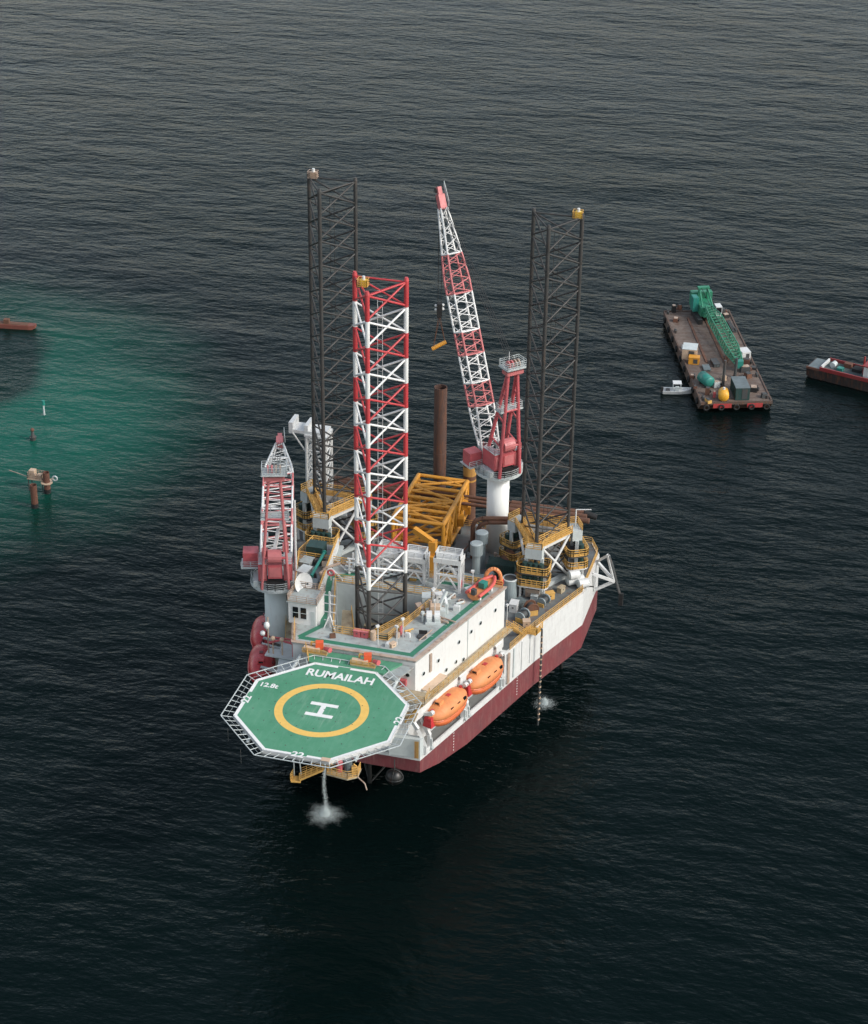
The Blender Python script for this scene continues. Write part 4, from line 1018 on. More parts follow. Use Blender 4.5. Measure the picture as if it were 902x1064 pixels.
p = at(300, 672, 21.5); fm = thing('pipe_manifold', 'red pipe manifold with white floodlights at the deckhouse front corner', 'manifold', p)
MB().tube([p+V((-3.0, 0, .2)), p+V((-1.2, 0, .9)), p+V((1.4, -.3, .7)), p+V((3.0, -.5, .9))], .18, 6).tube([p+V((-2.4, .6, .8)), p+V((2.4, .2, 1.2))], .14, 6).build('manifold_pipe', CRED, fm)
for x in (-2.4, -1.0, .6, 2.0): MB().ball(p+V((x, 0, 1.0)), .38, 8, 6).beam(p+V((x, 0, -1.6)), p+V((x, 0, .8)), .16).build('valve', CRED if x > 0 else SAND, fm)
MB().box(p+V((0, .3, -1.7)), (7.0, 2.0, .2)).build('manifold_deck', GREYW, fm)
strut('lamp_post', p+V((-3.1, 0, -1.6)), p+V((-3.1, 0, 4.5)), .12, RIM, fm)
MB().ball(p+V((-3.2, -.2, 3.2)), .45, 10, 8, (1, 1, 1.3)).ball(p+V((-3.9, -.1, 1.7)), .4, 10, 8).build('floodlight', WHITE, fm)
MB().prism([(-11.2, 13.4), (-9.2, 13.4), (-9.2, 21.2), (-13.2, 21.2)], DZ, 19.6).build('port_store', GREYW, rig)

# ================================================================== AFT DECK CLUTTER
def tank(px, py, z, r, h_, label, mat):
    p = at(px, py, z); t = thing('mushroom_vent', label, 'vent', p)
    MB().cyl(p, p+V((0, 0, h_*.72)), r*.62, n=16).build('stem', mat, t); MB().cyl(p+V((0, 0, h_*.72)), p+V((0, 0, h_)), r, r, 20).build('cap', mat, t)
    MB().cyl(p+V((0, 0, h_)), p+V((0, 0, h_+.12)), r*.96, r*.8, 20).build('cap_top', paint('tank_top_grey', (.36, .41, .41), .5, .25, .05), t)
    return t
tank(500, 589, DZ, 1.05, 6.4, 'grey mushroom vent farther from the white portal frame', TANK)
tank(494.5, 603, DZ, 1.05, 6.8, 'grey mushroom vent nearer the white portal frame', TANK)
p = at(489, 602, DZ+.4); dc = thing('vent_duct', 'grey curved duct lying at the foot of the mushroom vents', 'duct', p)
MB().tube([p+V((-1.5, 0, .4)), p+V((.5, .3, .4)), p+V((2.8, .2, .7)), p+V((3.4, .9, 1.5))], .55, 10).build('duct', TANK, dc)
def cont(px, py, z, d, rz, mat, label, name='container'):
    p = at(px, py, z); t = thing(name, label, 'container', p); M = rel(p, rz)
    MB(M).b2((-d[0]/2, -d[1]/2, .02), (d[0]/2, d[1]/2, d[2])).build('body', mat, t)
    rb = MB(M); n = int(d[0]/.4)
    for k in range(n):
        x = -d[0]/2+d[0]*(k+.5)/n; rb.b2((x-.08, -d[1]/2-.05, .15), (x+.08, -d[1]/2, d[2]-.15)).b2((x-.08, d[1]/2, .15), (x+.08, d[1]/2+.05, d[2]-.15))
    rb.build('corrugation', mat, t)
    fr = MB(M)
    for x in (-d[0]/2, d[0]/2):
        for y in (-d[1]/2, d[1]/2): fr.b2((x-.09, y-.09, 0), (x+.09, y+.09, d[2]+.05))
    fr.build('corner_post', mat, t)
    MB(M).b2((-d[0]/2+.2, -d[1]/2+.2, d[2]), (d[0]/2-.2, d[1]/2-.2, d[2]+.04)).build('roof', mat, t)
    return t
cont(521, 598, DZ, (4.4, 2.6, 2.6), R(5), DGREEN, 'dark green container on the aft deck beside the jack house')
cont(535, 592, DZ, (1.3, 1.3, 2.9), 0, WHITE, 'white upright cabinet left of the right jack house', 'cabinet')
cont(534, 608, DZ, (1.6, 3.4, 1.3), R(-18), PIPE, 'brown skid box aft of the rescue boat', 'skid_box')
for k, (px, py, lab) in enumerate(((529, 573, 'rusty conical hopper against the crane pedestal, upper one'), (530, 582, 'rusty conical hopper against the crane pedestal, lower one'))):
    p = at(px, py, 17.5-1.6*k); t = thing('rusty_hopper', lab, 'hopper', p-V((0, 0, 1.2)))
    MB().cyl(p+V((0, 0, -1.0)), p+V((0, 0, .5)), 1.5, .3, 14).build('cone', PIPE, t); MB().cyl(p+V((0, 0, .5)), p+V((0, 0, .9)), .3, n=8).build('neck', DGREY, t)
    MB().beam(V((p.x-.6, p.y+.4, DZ)), V((p.x-.6, p.y+.4, p.z-.6)), .25).beam(V((p.x+.6, p.y+.4, DZ)), V((p.x+.6, p.y+.4, p.z-.6)), .25).build('support_leg', DGREY, t)
# bent pipes by the crane pedestal
for k in range(2):
    a = at(507, 575, DZ+2); a = V((5.2+.9*k, 62.6, 0)); t = thing('exhaust_pipe', ['bent brown exhaust pipe beside the crane pedestal, left one', 'bent brown exhaust pipe beside the crane pedestal, right one'][k], 'pipe', (a.x, a.y, DZ), 'bent pipes by the stern crane')
    MB().tube([a+V((0, 0, DZ)), a+V((0, 0, 20.0-.6*k)), a+V((.4, 0, 21.0-.6*k)), a+V((1.6, .2, 21.5-.6*k)), a+V((10.5, 3.0, 21.3-.6*k))], .36, 10).build('pipe', PIPE, t)
    MB().beam(a+V((-.6, .3, DZ)), a+V((-.6, .3, 17)), .2).build('support', DGREY, t)
# ducts along the deck between vents and truss
for k, (px, py, lab) in enumerate(((480, 578, 'dark deck pipe run left of the mushroom vents'), (486, 570, 'dark deck pipe run right beside the yellow truss'))):
    p = at(px, py, DZ+.4); t = thing('deck_pipe', lab, 'pipe', p-V((0, 0, .4)))
    MB().cyl(p+V((-.9, -7, 0)), p+V((.9, 7, 0)), .38, n=10).build('pipe', PIPE if k else DGREY, t)
    for f in (-5, 0, 5): MB().box(p+V((f*.13, f, -.2)), (1.2, .3, .36)).build('support', RIM, t)
# starboard deck machinery between house and jack house
def reel(px, py, z, r, wd, label, rz, mat):
    p = at(px, py, z); t = thing('hose_drum', label, 'hose drum', p); M = rel(p, rz)
    for x in (-wd/2, wd/2): MB(M).torus((x, 0, r+.05), r, .12, 'x', 20, 6).cyl((x-.04, 0, r+.05), (x+.04, 0, r+.05), r*.95, n=18).build('flange', mat, t)
    MB(M).cyl((-wd/2, 0, r+.05), (wd/2, 0, r+.05), r*.7, n=16).build('drum', DGREY, t)
    MB(M).b2((-wd/2-.3, -r*.8, .02), (-wd/2-.14, r*.8, r*.9)).b2((wd/2+.14, -r*.8, .02), (wd/2+.3, r*.8, r*.9)).build('stand', YRAIL, t)
    return t
reel(543, 644, DZ, .8, 1.6, 'grey hose drum near the aft end of the white wall', sa, TANK)
reel(552, 637, DZ, .95, 1.3, 'grey hose drum middle of three along the starboard deck edge', sa+.9, PIPE)
reel(565, 628, DZ, .7, 1.5, 'grey hose drum nearest the right jack house', sa, TANK)
for k, (px, py, d, mat, nm, lab) in enumerate((
    (534, 634, (1.2, 1.6, 1.4), WHITE, 'deck_locker', 'white locker by the aft roof corner'),
    (547, 650, (1.1, 1.0, .9), SAND, 'deck_locker', 'sand locker near the boarding platform'),
    (571, 622, (1.4, .9, 1.1), YRAIL, 'deck_locker', 'ochre locker between hose drum and jack house'),
    (540, 629, (1.3, 1.3, 1.0), SLATE, 'deck_locker', 'slate locker behind the hose drums'),
    (583, 615, (1.2, .8, .9), TAN, 'deck_locker', 'tan locker close to the starboard rail'),
    (556, 622, (1.5, 1.1, .8), GREYW, 'deck_locker', 'pale locker in front of the right jack house'))):
    p = at(px, py, DZ); locker(nm, lab, 'locker', p, d, .3*k, mat)
p = at(547, 612, DZ+.1); hs = thing('black_hose', 'black hose looped on the deck before the right jack house', 'hose', p)
MB().tube([p+V((1.6*math.cos(a)+.25*a, .9*math.sin(a)-.2*a, .12)) for a in [k*.45 for k in range(16)]], .12, 6).build('hose', BLK, hs)
p = at(588, 607, DZ+.1); hs = thing('black_hose', 'black hose trailing past the white floats', 'hose', p)
MB().tube([p+V((.5*k, .3*math.sin(k*.9), .12)) for k in range(10)], .12, 6).build('hose', BLK, hs)
# round tank with pale rim at aft roof corner
p = at(529.5, 620, DZ); tk = thing('round_tank', 'round tank with pale rim just aft of the white wall corner', 'tank', p)
tz = at_y(530, 607, p.y).z; tz = DZ+3.4
MB().cyl(p, V((p.x, p.y, tz)), 1.15, n=20).build('shell', TANK, tk); MB().torus((p.x, p.y, tz), 1.1, .14, n=20, k=6).build('rim', GREYW, tk); MB().cyl((p.x, p.y, tz), (p.x, p.y, tz+.05), .98, n=20).build('lid', DGREY, tk)
# stairs + yellow frames aft of the wall
stp = MB()
for k in range(12): stp.box((17.2+.08*k, 38.2+.34*k, WKZ-.2-.29*k), (1.0, .3, .06))
stp.build('aft_stair', YRAIL, rig)
MB().rail([(16.7, 38.2, WKZ-.1), (17.6, 42.2, DZ+.1)], 1.1).rail([(17.8, 38.2, WKZ-.1), (18.6, 42.0, DZ+.1)], 1.1).build('aft_stair_railing', YRAIL, rig)
# boarding platform on the starboard edge with hanging hose to the sea
bp = thing('hanging_hose', 'long banded hose hanging from the starboard platform down to the sea', 'hose', (20.6, 45.0, WZ))
hx, hy = 20.55, 44.2
m = MB(); pts = [V((hx, hy, 14.6)), V((hx+.5, hy-.2, 14.2)), V((hx+.55, hy-.2, 8)), V((hx+.5, hy-.25, 2)), V((hx+.45, hy-.2, WZ-.5))]
m.tube(pts, .16, 8).build('hose', DGREY, bp)
for k in range(16): z = 12.8-k*1.02; MB().cyl((hx+.52, hy-.2, z), (hx+.52, hy-.2, z+.22), .21, n=8).build('collar', SAND, bp)
bpl = MB().box((19.6, 43.6, DZ+.05), (2.4, 2.0, .15), math.atan2(SN.y, SN.x)).build('boarding_platform', YRAIL, rig)
MB().rail([(18.9, 42.2, DZ+.1), (20.6, 42.4, DZ+.1), (21.0, 44.6, DZ+.1)], 1.1, t=.11).build('boarding_railing', YRAIL, bpl)
# white floats
for k, (px, py, z, lab) in enumerate(((596.5, 597, 16.2, 'white float drum on top of the stern heap'), (594.5, 603, 14.9, 'white float drum at the left of the stern heap'), (601, 602, 14.9, 'white float drum in the middle of the stern heap'), (606, 606, 14.9, 'white float drum nearest the rail in the stern heap'))):
    p = at(px, py, z); t = thing('float_drum', lab, 'float', p-V((0, 0, .8)), 'white float drums at the stern')
    ax = V((.7, .5, 0)).normalized()
    MB().cyl(p-ax*.8, p+ax*.8, .75, n=16).build('shell', WHITE, t, False); MB().cyl(p-ax*1.0, p-ax*.8, .45, .75, 16).cyl(p+ax*.8, p+ax*1.0, .75, .45, 16).build('end_cap', GREYW, t)
# stern fairlead bracket with chain
bk = MB(); A = V((24.9, 63.5, 13.8)); B = V((24.9, 67.5, 13.8)); T_ = V((28.2, 65.8, 11.6))
for a, b in ((A, T_), (B, T_), (V((24.9, 65.5, 9.5)), T_), (A, V((24.9, 65.5, 9.5))), (T_, V((26.8, 66.6, 15.8))), (B, V((26.8, 66.6, 15.8)))): bk.beam(a, b, .42, .42)
bk = bk.build('fairlead_bracket', WHITE, rig)
MB().tube([V((26.8, 66.6, 15.9)), V((27.6, 66.3, 14.4)), V((28.4, 65.9, 12.0)), V((29.2, 65.6, 9.6))], .22, 6).build('anchor_chain', DGREY, bk)
MB().box((29.5, 65.5, 8.6), (.7, .5, 2.2)).build('anchor', BLK, bk)
# caged round fender under the bow
p = at(410, 807, 5.0); sf = thing('bow_fender', 'round dark net-caged fender hanging below the bow', 'fender', p-V((0, 0, 1.4)))
MB().ball(p, 1.25, 20, 14).build('ball', paint('fender_black', (.007, .008, .008), .45, .2, .1), sf, True)
for k in range(4): MB().torus(p, 1.3, .04, 'xyzx'[k], 24, 5).build('cage_ring', DGREY, sf)
strut('hanger', p+V((0, 0, 1.2)), p+V((0, 0, 3.0)), .08, DGREY, sf)

# ================================================================== FITTINGS FIXED TO THE DECKS
fr_ = random.Random(21)
def fitting(kind, x, y, z, parent, k):
    a = fr_.uniform(0, math.pi); c = fr_.choice((GREYW, RIM, DGREY, YRAIL, WHITE, TANK, PIPE))
    if kind == 0:
        MB().cyl((x, y, z), (x, y, z+.7), .22, n=10).cyl((x+.7, y, z), (x+.7, y, z+.7), .22, n=10).box((x+.35, y, z+.06), (1.3, .6, .1)).build('bollard', DGREY, parent)
    elif kind == 1:
        h_ = fr_.uniform(.7, 1.5); MB().cyl((x, y, z), (x, y, z+h_), .16, n=8).cyl((x, y, z+h_), (x, y, z+h_+.3), .34, .26, 10).build('vent_head', c, parent)
    elif kind == 2:
        L_ = fr_.uniform(2.0, 5.0); d = V((math.cos(1.27+fr_.choice((0, math.pi/2))), math.sin(1.27+fr_.choice((0, math.pi/2))), 0))
        MB().tube([V((x, y, z+.3))-d*L_/2, V((x, y, z+.3))+d*L_/2], fr_.uniform(.08, .2), 8).box((x, y, z+.08), (.4, .4, .16)).build('pipe_run', c, parent)
    elif kind == 3:
        d = (fr_.uniform(.5, 1.3), fr_.uniform(.4, 1.0), fr_.uniform(.4, 1.1)); MB().box((x, y, z+d[2]/2), d, a).box((x, y, z+d[2]+.05), (d[0]*.8, d[1]*.6, .1), a).build('junction_box', c, parent)
    elif kind == 4:
        MB().torus((x, y, z+.12), fr_.uniform(.35, .6), .12, 'z', 14, 6).torus((x+.05, y, z+.3), fr_.uniform(.3, .45), .11, 'z', 14, 6).build('rope_coil', fr_.choice((SAND, BLK, RIM)), parent)
    else:
        MB().cyl((x, y, z), (x, y, z+3.2), .07, n=6).box((x, y-.2, z+3.2), (.5, .3, .3), a).build('floodlight_post', WHITE, parent)
n_ = 0
while n_ < 46:      # roof
    y = fr_.uniform(16.8, 37.0); x = fr_.uniform(-15, 15)
    xr = 9.1+(y-14.6)*.317-1.9
    inw = 17.6 < y < 33.6 and (-4.9-(y-18.9)*.297-.9) < x < (3.7+(y-18.9)*.297+.9)
    if abs(x) > xr or inw or (-12.5 < x < -6 and y < 27): continue
    fitting(fr_.choice((1, 2, 3, 3, 4, 5, 2)), x, y, RZ+.01, roof, n_); n_ += 1
n_ = 0
while n_ < 120:     # main deck aft of the house
    y = fr_.uniform(39.0, 70.5); x = fr_.uniform(-23, 23); lim = 18.2+(y-39)*.34 if y < 57 else 23.6
    if abs(x) > lim-3.0: continue
    if abs(abs(x)-17.4) < 5.2 and 52 < y < 65: continue
    if -8.4 < x < 2.2 and y > 58.8: continue
    if math.hypot(x-8.3, y-66.5) < 2.6: continue
    fitting(fr_.choice((0, 1, 2, 2, 3, 3, 4, 5, 3)), x, y, DZ+.012, rig, n_); n_ += 1
# extra gear on the starboard roof around the winch
for k, (px, py, d, mat, nm, lab) in enumerate((
    (443, 626, (1.2, 1.6, 1.2), GREYW, 'power_cabinet', 'grey power cabinet aft of the roof winch'),
    (456, 626, (1.0, 1.0, 1.5), WHITE, 'power_cabinet', 'white power cabinet aft of the roof winch, nearer the green strip'),
    (436, 634, (.8, 1.4, .8), RIM, 'gear_chest', 'brown gear chest between the well railing and roof winch'),
    (488, 616, (1.2, .9, .8), GREYW, 'gear_chest', 'pale gear chest left of the orange rescue boat'),
    (408, 672, (.9, .6, .6), SAND, 'gear_chest', 'small sand chest before the guide platform'))):
    locker(nm, lab, nm.split('_')[-1], at(px, py, RZ), d, .25+.2*k, mat)

# ================================================================== WATER JETS
def jet(label, p, z1, r0, rs, nd):
    t = thing('water_jet', label, 'water jet', (p.x, p.y, WZ))
    def drop(m, c, q): m.add([c+V(v)*q for v in ((1, 0, 0), (-.5, .8, 0), (-.5, -.8, 0), (0, 0, .9))], [(0, 1, 3), (1, 2, 3), (2, 0, 3), (2, 1, 0)])
    if z1 > WZ+1:
        st = MB()
        for k in range(2600):
            f = random.random(); rr = r0*(.6+1.5*f)
            drop(st, V((p.x+random.gauss(0, rr)+.12*math.sin(f*9), p.y+random.gauss(0, rr), z1+(WZ-z1)*f)), random.uniform(.015, .045))
        o = st.build('falling_stream', FOAM, t); o['kind'] = 'stuff'
    sp = MB()
    for k in range(nd):
        a = random.uniform(0, 2*math.pi); u = random.random()
        d = abs(random.gauss(0, rs*.22)) if u < .35 else abs(random.gauss(rs*.55, rs*.28))
        d *= 1+.10*math.sin(3*a+1)+.10*math.sin(8*a)
        hgt = max(0, random.gauss(.05, .45))*max(0, 1-d/rs/.9)
        drop(sp, V((p.x+d*math.cos(a), p.y+d*math.sin(a), WZ+.015+hgt)), random.uniform(.008, .028)*(1.5 if d < rs*.3 else .9))
    o = sp.build('splash', FOAM, t); o['kind'] = 'stuff'
jet('white water stream falling below the helideck into a splash', at(338, 846, WZ), 8.2, .10, 2.5, 22000)
jet('small white splash on the sea beside the hanging hose', at(566, 731, WZ), WZ+.5, .2, 1.8, 9000)

# ================================================================== WORK BARGE
BZ = -1.4
bc = [at(690, 324, BZ), at(757, 322, BZ), at(803, 417, BZ), at(728, 420, BZ)]
bo = (bc[0]+bc[1]+bc[2]+bc[3])/4; ax = ((bc[0]+bc[1])/2-(bc[2]+bc[3])/2); BL = ax.length; ax.normalize(); BW = ((bc[1]-bc[0]).length+(bc[2]-bc[3]).length)/2
brz = math.atan2(ax.y, ax.x); BM = frame((bo.x, bo.y, 0), brz)      # local x: to the far end, y: to the left
barge = thing('work_barge', 'rusty flat work barge with brown deck moored right of the rig', 'barge', (bo.x, bo.y, WZ))
hl, hw = BL/2, BW/2
sec = [(-hl, -1.8), (-hl+2.5, WZ-.6), (hl-2.5, WZ-.6), (hl, -1.8)]
MB(BM).loft([[(x, -hw, zb), (x, hw, zb), (x, hw, BZ), (x, -hw, BZ)] for x, zb in sec]).build('hull', BARGEH, barge)
MB(BM).b2((-hl+.3, -hw+.3, BZ), (hl-.3, hw-.3, BZ+.03)).build('deck', BARGED, barge)
MB(BM).ring([(-hl, -hw), (hl, -hw), (hl, hw), (-hl, hw)], [(-hl+.3, -hw+.3), (hl-.3, -hw+.3), (hl-.3, hw-.3), (-hl+.3, hw-.3)], BZ+.002, BZ+.22).build('coaming', BARGEH, barge)
for y0, y1 in ((hw-6.4, hw-2.6), (-hw+2.0, -hw+5.2)): MB(BM).b2((-hl-.06, y0, -2.5), (-hl+.02, y1, -1.55)).build('red_panel', paint('barge_red', (.42, .04, .04), .6, .4, .25), barge)
for k in range(9):
    for sg in (1, -1): MB(BM).torus((-hl+3+k*(2*hl-6)/8, sg*(hw+.2), -2.2), .55, .2, 'y', 14, 6).build('tyre_fender', BLK, barge)
for k in range(5): MB(BM).torus((-hl-.2, -hw+1.2+k*(2*hw-2.4)/4, -2.3), .5, .18, 'x', 14, 6).build('tyre_fender', BLK, barge)
for x in (-hl+1.6, -hl+12, 0, hl-12, hl-1.6):
    for sg in (1, -1): MB(BM).cyl((x, sg*(hw-.8), BZ+.02), (x, sg*(hw-.8), BZ+.7), .25, n=10).cyl((x+.8, sg*(hw-.8), BZ+.02), (x+.8, sg*(hw-.8), BZ+.7), .25, n=10).build('bollard', DGREY, barge)
for k in range(14):    # welded plates / dunnage lines
    x = -hl+2+k*(2*hl-4)/13
    MB(BM).b2((x-.04, -hw+.6, BZ+.031), (x+.04, hw-.6, BZ+.05)).build('deck_plate_seam', BARGEH, barge)
for y in (-1.2, 2.6): MB(BM).b2((-4, y-.25, BZ+.05), (hl-4, y+.25, BZ+.20)).build('timber_track', PIPE, barge)
def bl(px, py): p = at(px, py, BZ); q = BM.inverted() @ p; return q.x, q.y
def bthing(name, label, cat, x, y, group=None): return thing(name, label, cat, BM @ V((x, y, BZ+.03)), group)
# green crawler crane with lowered boom
x, y = bl(733, 331); gc = bthing('crawler_crane', 'green crawler crane at the far end of the barge with lowered lattice boom', 'crane', x, y)
e = at(769, 378, BZ+1.6); e = BM.inverted() @ e
hd_ = math.atan2(e.y-y, e.x-x); GM = BM @ frame((x, y, BZ+.03), hd_)
for sg in (1, -1):
    tr = MB(GM).b2((-3.2, sg*2.0-.5, .02), (3.2, sg*2.0+.5, 1.0)).build('crawler_track', BLK, gc)
    for k in range(8): MB(GM).b2((-3.1+k*.8, sg*2.0-.52, 1.0), (-2.6+k*.8, sg*2.0+.52, 1.06)).build('track_shoe', DGREY, tr)
up_ = MB(GM).b2((-4.0, -1.6, 1.2), (1.6, 1.6, 3.2)).build('machinery_house', BGREEN, gc)
MB(GM).b2((-5.4, -2.4, 1.3), (-4.0, 2.4, 4.6)).build('counterweight', BGREEN, gc)
MB(GM).b2((.2, 1.65, 1.3), (2.2, 3.0, 3.6)).build('operator_cab', WHITE, gc); MB(GM).b2((2.2, 1.8, 2.2), (2.24, 2.9, 3.4)).build('cab_window', GLASS, gc)
for sg in (1, -1):
    strut('mast_leg', GM @ V((1.2, sg*1.2, 3.0)), GM @ V((-3.2, sg*.9, 6.0)), .2, BGREEN, gc); strut('mast_leg', GM @ V((-3.8, sg*1.2, 3.0)), GM @ V((-3.2, sg*.9, 6.0)), .2, BGREEN, gc)
MB(GM).b2((-3.7, -1.3, 5.9), (-2.7, 1.3, 6.3)).build('mast_head', BGREEN, gc)
MB(GM).b2((-2.6, -2.9, 1.6), (-.4, -1.65, 4.8)).build('green_tank', TEAL, up_)
gb = MB(GM).b2((1.4, -1.2, 1.4), (2.6, 1.2, 2.4)).build('boom', BGREEN, gc)
GF = GM @ V((1.8, 0, 3.4)); GT = BM @ V((e.x, e.y, BZ+1.6)); gs = (GM.to_3x3() @ V((0, 1, 0)))
lattice(gc, gb, GF, GT, gs, lambda f: min(1.3, .7+f*3) if f < .75 else 1.3-(f-.75)/.25*.7, lambda f: min(1.0, .4+f*3) if f < .75 else 1.0-(f-.75)/.25*.5, [(0, .5, BGREEN), (.5, 1.0, BGREEN)], .15, 1.3)
for sg in (-.6, .6): strut('pendant', GM @ V((-3.2, sg, 6.2)), GT+gs*sg*.5+V((0, 0, .5)), .05, CABLE, gc)
MB().box(GT, (1.2, 1.2, 1.6), brz).build('boom_head', TEAL, gb)
def bcont(px, py, d, rz, mat, label, roofm=None, name='container'):
    x, y = bl(px, py); t = bthing(name, label, 'container', x, y); M = BM @ frame((x, y, BZ+.03), rz)
    MB(M).b2((-d[0]/2, -d[1]/2, .02), (d[0]/2, d[1]/2, d[2])).build('body', mat, t)
    MB(M).b2((-d[0]/2-.05, -d[1]/2-.05, d[2]), (d[0]/2+.05, d[1]/2+.05, d[2]+.1)).build('roof', roofm or mat, t)
    rb = MB(M)
    for k in range(int(d[0]/.5)): rb.b2((-d[0]/2+.2+k*.5, -d[1]/2-.06, .15), (-d[0]/2+.35+k*.5, -d[1]/2, d[2]-.1)).b2((-d[0]/2+.2+k*.5, d[1]/2, .15), (-d[0]/2+.35+k*.5, d[1]/2+.06, d[2]-.1))
    rb.build('corrugation', mat, t)
    MB(M).b2((-d[0]/2-.05, -d[1]*.35, .3), (-d[0]/2, d[1]*.05, d[2]-.25)).build('door', DGREY if mat is not DGREY else SLATE, t)
    return t
bcont(768.5, 410, (5.6, 2.9, 2.7), 0, DGREEN, 'dark slate container on the near end of the barge', SLATE)
bcont(716.5, 371, (3.4, 3.0, 2.4), R(-15), SAND, 'white roofed cream hut on the left side of the barge', GREYW, 'deck_hut')
bcont(721, 377.5, (1.6, 2.2, 1.5), R(-15), YEL, 'ochre box beside the cream hut on the barge', None, 'ochre_box')
bcont(773, 372, (2.6, 1.9, 1.8), R(10), WHITE, 'white machine box at the tip of the green boom', None, 'machine_box')
bcont(743, 379, (3.0, 1.3, .7), R(5), DGREY, 'dark low skid in the middle of the barge', None, 'low_skid')
bcont(734, 383.5, (2.6, 1.4, .35), R(0), SLATE, 'flat grey hatch plate in the middle of the barge', None, 'hatch_plate')
x, y = bl(733, 400); gt = bthing('green_tank', 'upright green rounded tank near the barge left edge', 'tank', x, y); M = BM @ frame((x, y, BZ+.03), R(20))
MB(M).cyl((-1.5, 0, 1.3), (1.5, 0, 1.3), 1.2, n=18).ball((-1.5, 0, 1.3), 1.2, 18, 8, (.45, 1, 1)).ball((1.5, 0, 1.3), 1.2, 18, 8, (.45, 1, 1)).build('shell', TEAL, gt, True)
MB(M).b2((-1.2, -.9, .02), (-.9, .9, .5)).b2((.9, -.9, .02), (1.2, .9, .5)).build('saddle', DGREY, gt)
x, y = bl(751.5, 415); ytk = bthing('yellow_tank', 'bright yellow tank at the near end of the barge', 'tank', x, y); M = BM @ frame((x, y, BZ+.03), R(-10))
YT = paint('tank_yellow', (.72, .36, .03), .45, .3, .08)
MB(M).cyl((-1.1, 0, 1.15), (1.1, 0, 1.15), 1.1, n=18).ball((-1.1, 0, 1.15), 1.1, 18, 8, (.5, 1, 1)).ball((1.1, 0, 1.15), 1.1, 18, 8, (.5, 1, 1)).build('shell', YT, ytk, True)
MB(M).b2((-.9, -.8, .02), (-.6, .8, .4)).b2((.6, -.8, .02), (.9, .8, .4)).build('saddle', DGREY, ytk)
MB(M).cyl((0, 0, 2.2), (0, 0, 2.7), .25, n=8).build('filler_neck', WHITE, ytk)
for px, py, h_, lab in ((751, 402, 6.0, 'dark upright post left of the slate container on the barge'), (763.5, 392, 4.4, 'dark upright post behind the slate container on the barge')):
    x, y = bl(px, py); t = bthing('mooring_post', lab, 'post', x, y)
    a = BM @ V((x, y, BZ+.03)); MB().cyl(a, a+V((.1, 0, h_)), .32, .28, 12).build('pole', DGREY, t); MB().cyl(a, a+V((0, 0, .3)), .6, .5, 12).build('foot', PIPE, t)
# heaps and small gear on the barge
gear = [(700, 324, (1.1, .9, 1.5), BLK, 'winch_box', 'black winch at the far left corner of the barge'), (706, 322, (.8, .8, 1.2), PILEO, 'rust_crate', 'rust coloured crate at the far left corner of the barge'),
        (702, 334, (1.4, 1.1, .8), PILEO, 'rust_crate', 'orange rust crate below the far left corner'), (748, 326, (1.3, 2.4, 1.1), DGREY, 'winch_box', 'dark winch at the far right corner of the barge'),
        (754, 330, (1.2, 1.4, .8), BLK, 'winch_box', 'black winch just below the far right corner'), (775, 379, (1.3, 1.6, 1.3), PILEO, 'rust_crate', 'rust crate beside the white machine box'),
        (774, 386, (1.5, 2.0, 1.2), DGREY, 'engine_block', 'dark engine block right of the posts'), (777, 392, (1.6, 1.2, .9), PIPE, 'engine_block', 'brown engine block behind the container'),
        (783, 406, (1.8, 1.6, .9), BLK, 'rope_heap_box', 'black rope bin right of the slate container'), (794, 413, (1.2, 1.2, .8), DGREY, 'rope_heap_box', 'dark rope bin at the near right corner'),
        (744, 402, (1.1, 1.4, 1.2), GREYW, 'pale_crate', 'pale crate left of the yellow tank'), (735, 410, (.9, .9, 1.5), PIPE, 'gas_rack', 'brown gas bottle rack near the barge left edge'),
        (742, 413, (.5, .5, 1.3), CRED, 'red_bottle_rack', 'red bottle rack left of the yellow tank'), (736, 418, (1.6, .9, .6), YRAIL, 'ochre_pallet', 'ochre pallet at the near left corner'),
        (719, 393, (.8, .8, .7), PILEO, 'rust_crate', 'rust crate left of the green tank'), (722, 404, (.6, .6, .6), PILEO, 'rust_crate', 'small rust crate at the barge left edge'),
        (752, 395, (.9, .9, 1.0), SAND, 'pale_crate', 'sand coloured crate behind the yellow tank'), (783, 383, (1.4, 1.2, .3), BLK, 'rubber_mat', 'black mat on the barge right edge'),
        (760, 340, (6.0, .5, .4), DGREY, 'pipe_bundle', 'dark pipe bundle along the far right side of the barge'), (712, 362, (.5, 1.6, .9), WHITE, 'pale_crate', 'small white crate left of the cream hut'),
        (755, 374, (3.6, .9, .6), PIPE, 'pipe_bundle', 'brown pipe bundle in the middle of the barge')]
for k, (px, py, d, mat, nm, lab) in enumerate(gear):
    x, y = bl(px, py); t = bthing(nm, lab, nm.split('_')[-1], x, y); M = BM @ frame((x, y, BZ+.03), .35*math.sin(k*2.1))
    if 'bundle' in nm:
        for j in range(3): MB(M).cyl((-d[0]/2, -d[1]/2 if d[1] > d[0] else (j-1)*.3, .22) if d[0] > d[1] else ((j-1)*.3, -d[1]/2, .22), (d[0]/2, (j-1)*.3, .22) if d[0] > d[1] else ((j-1)*.3, d[1]/2, .22), .17, n=8).build('pipe', mat, t)
        continue
    MB(M).box((0, 0, d[2]/2+.02), d, 0, .92).build('body', mat, t)
    MB(M).box((0, 0, d[2]+.08), (d[0]*.7, d[1]*.75, .12), .1).build('top', DGREY if k % 2 else RIM, t)
    MB(M).cyl((-d[0]*.3, -d[1]*.55, d[2]*.5), (d[0]*.3, -d[1]*.55, d[2]*.5), min(d)*.28, n=8).build('roll', BLK if k % 3 else PILEO, t)

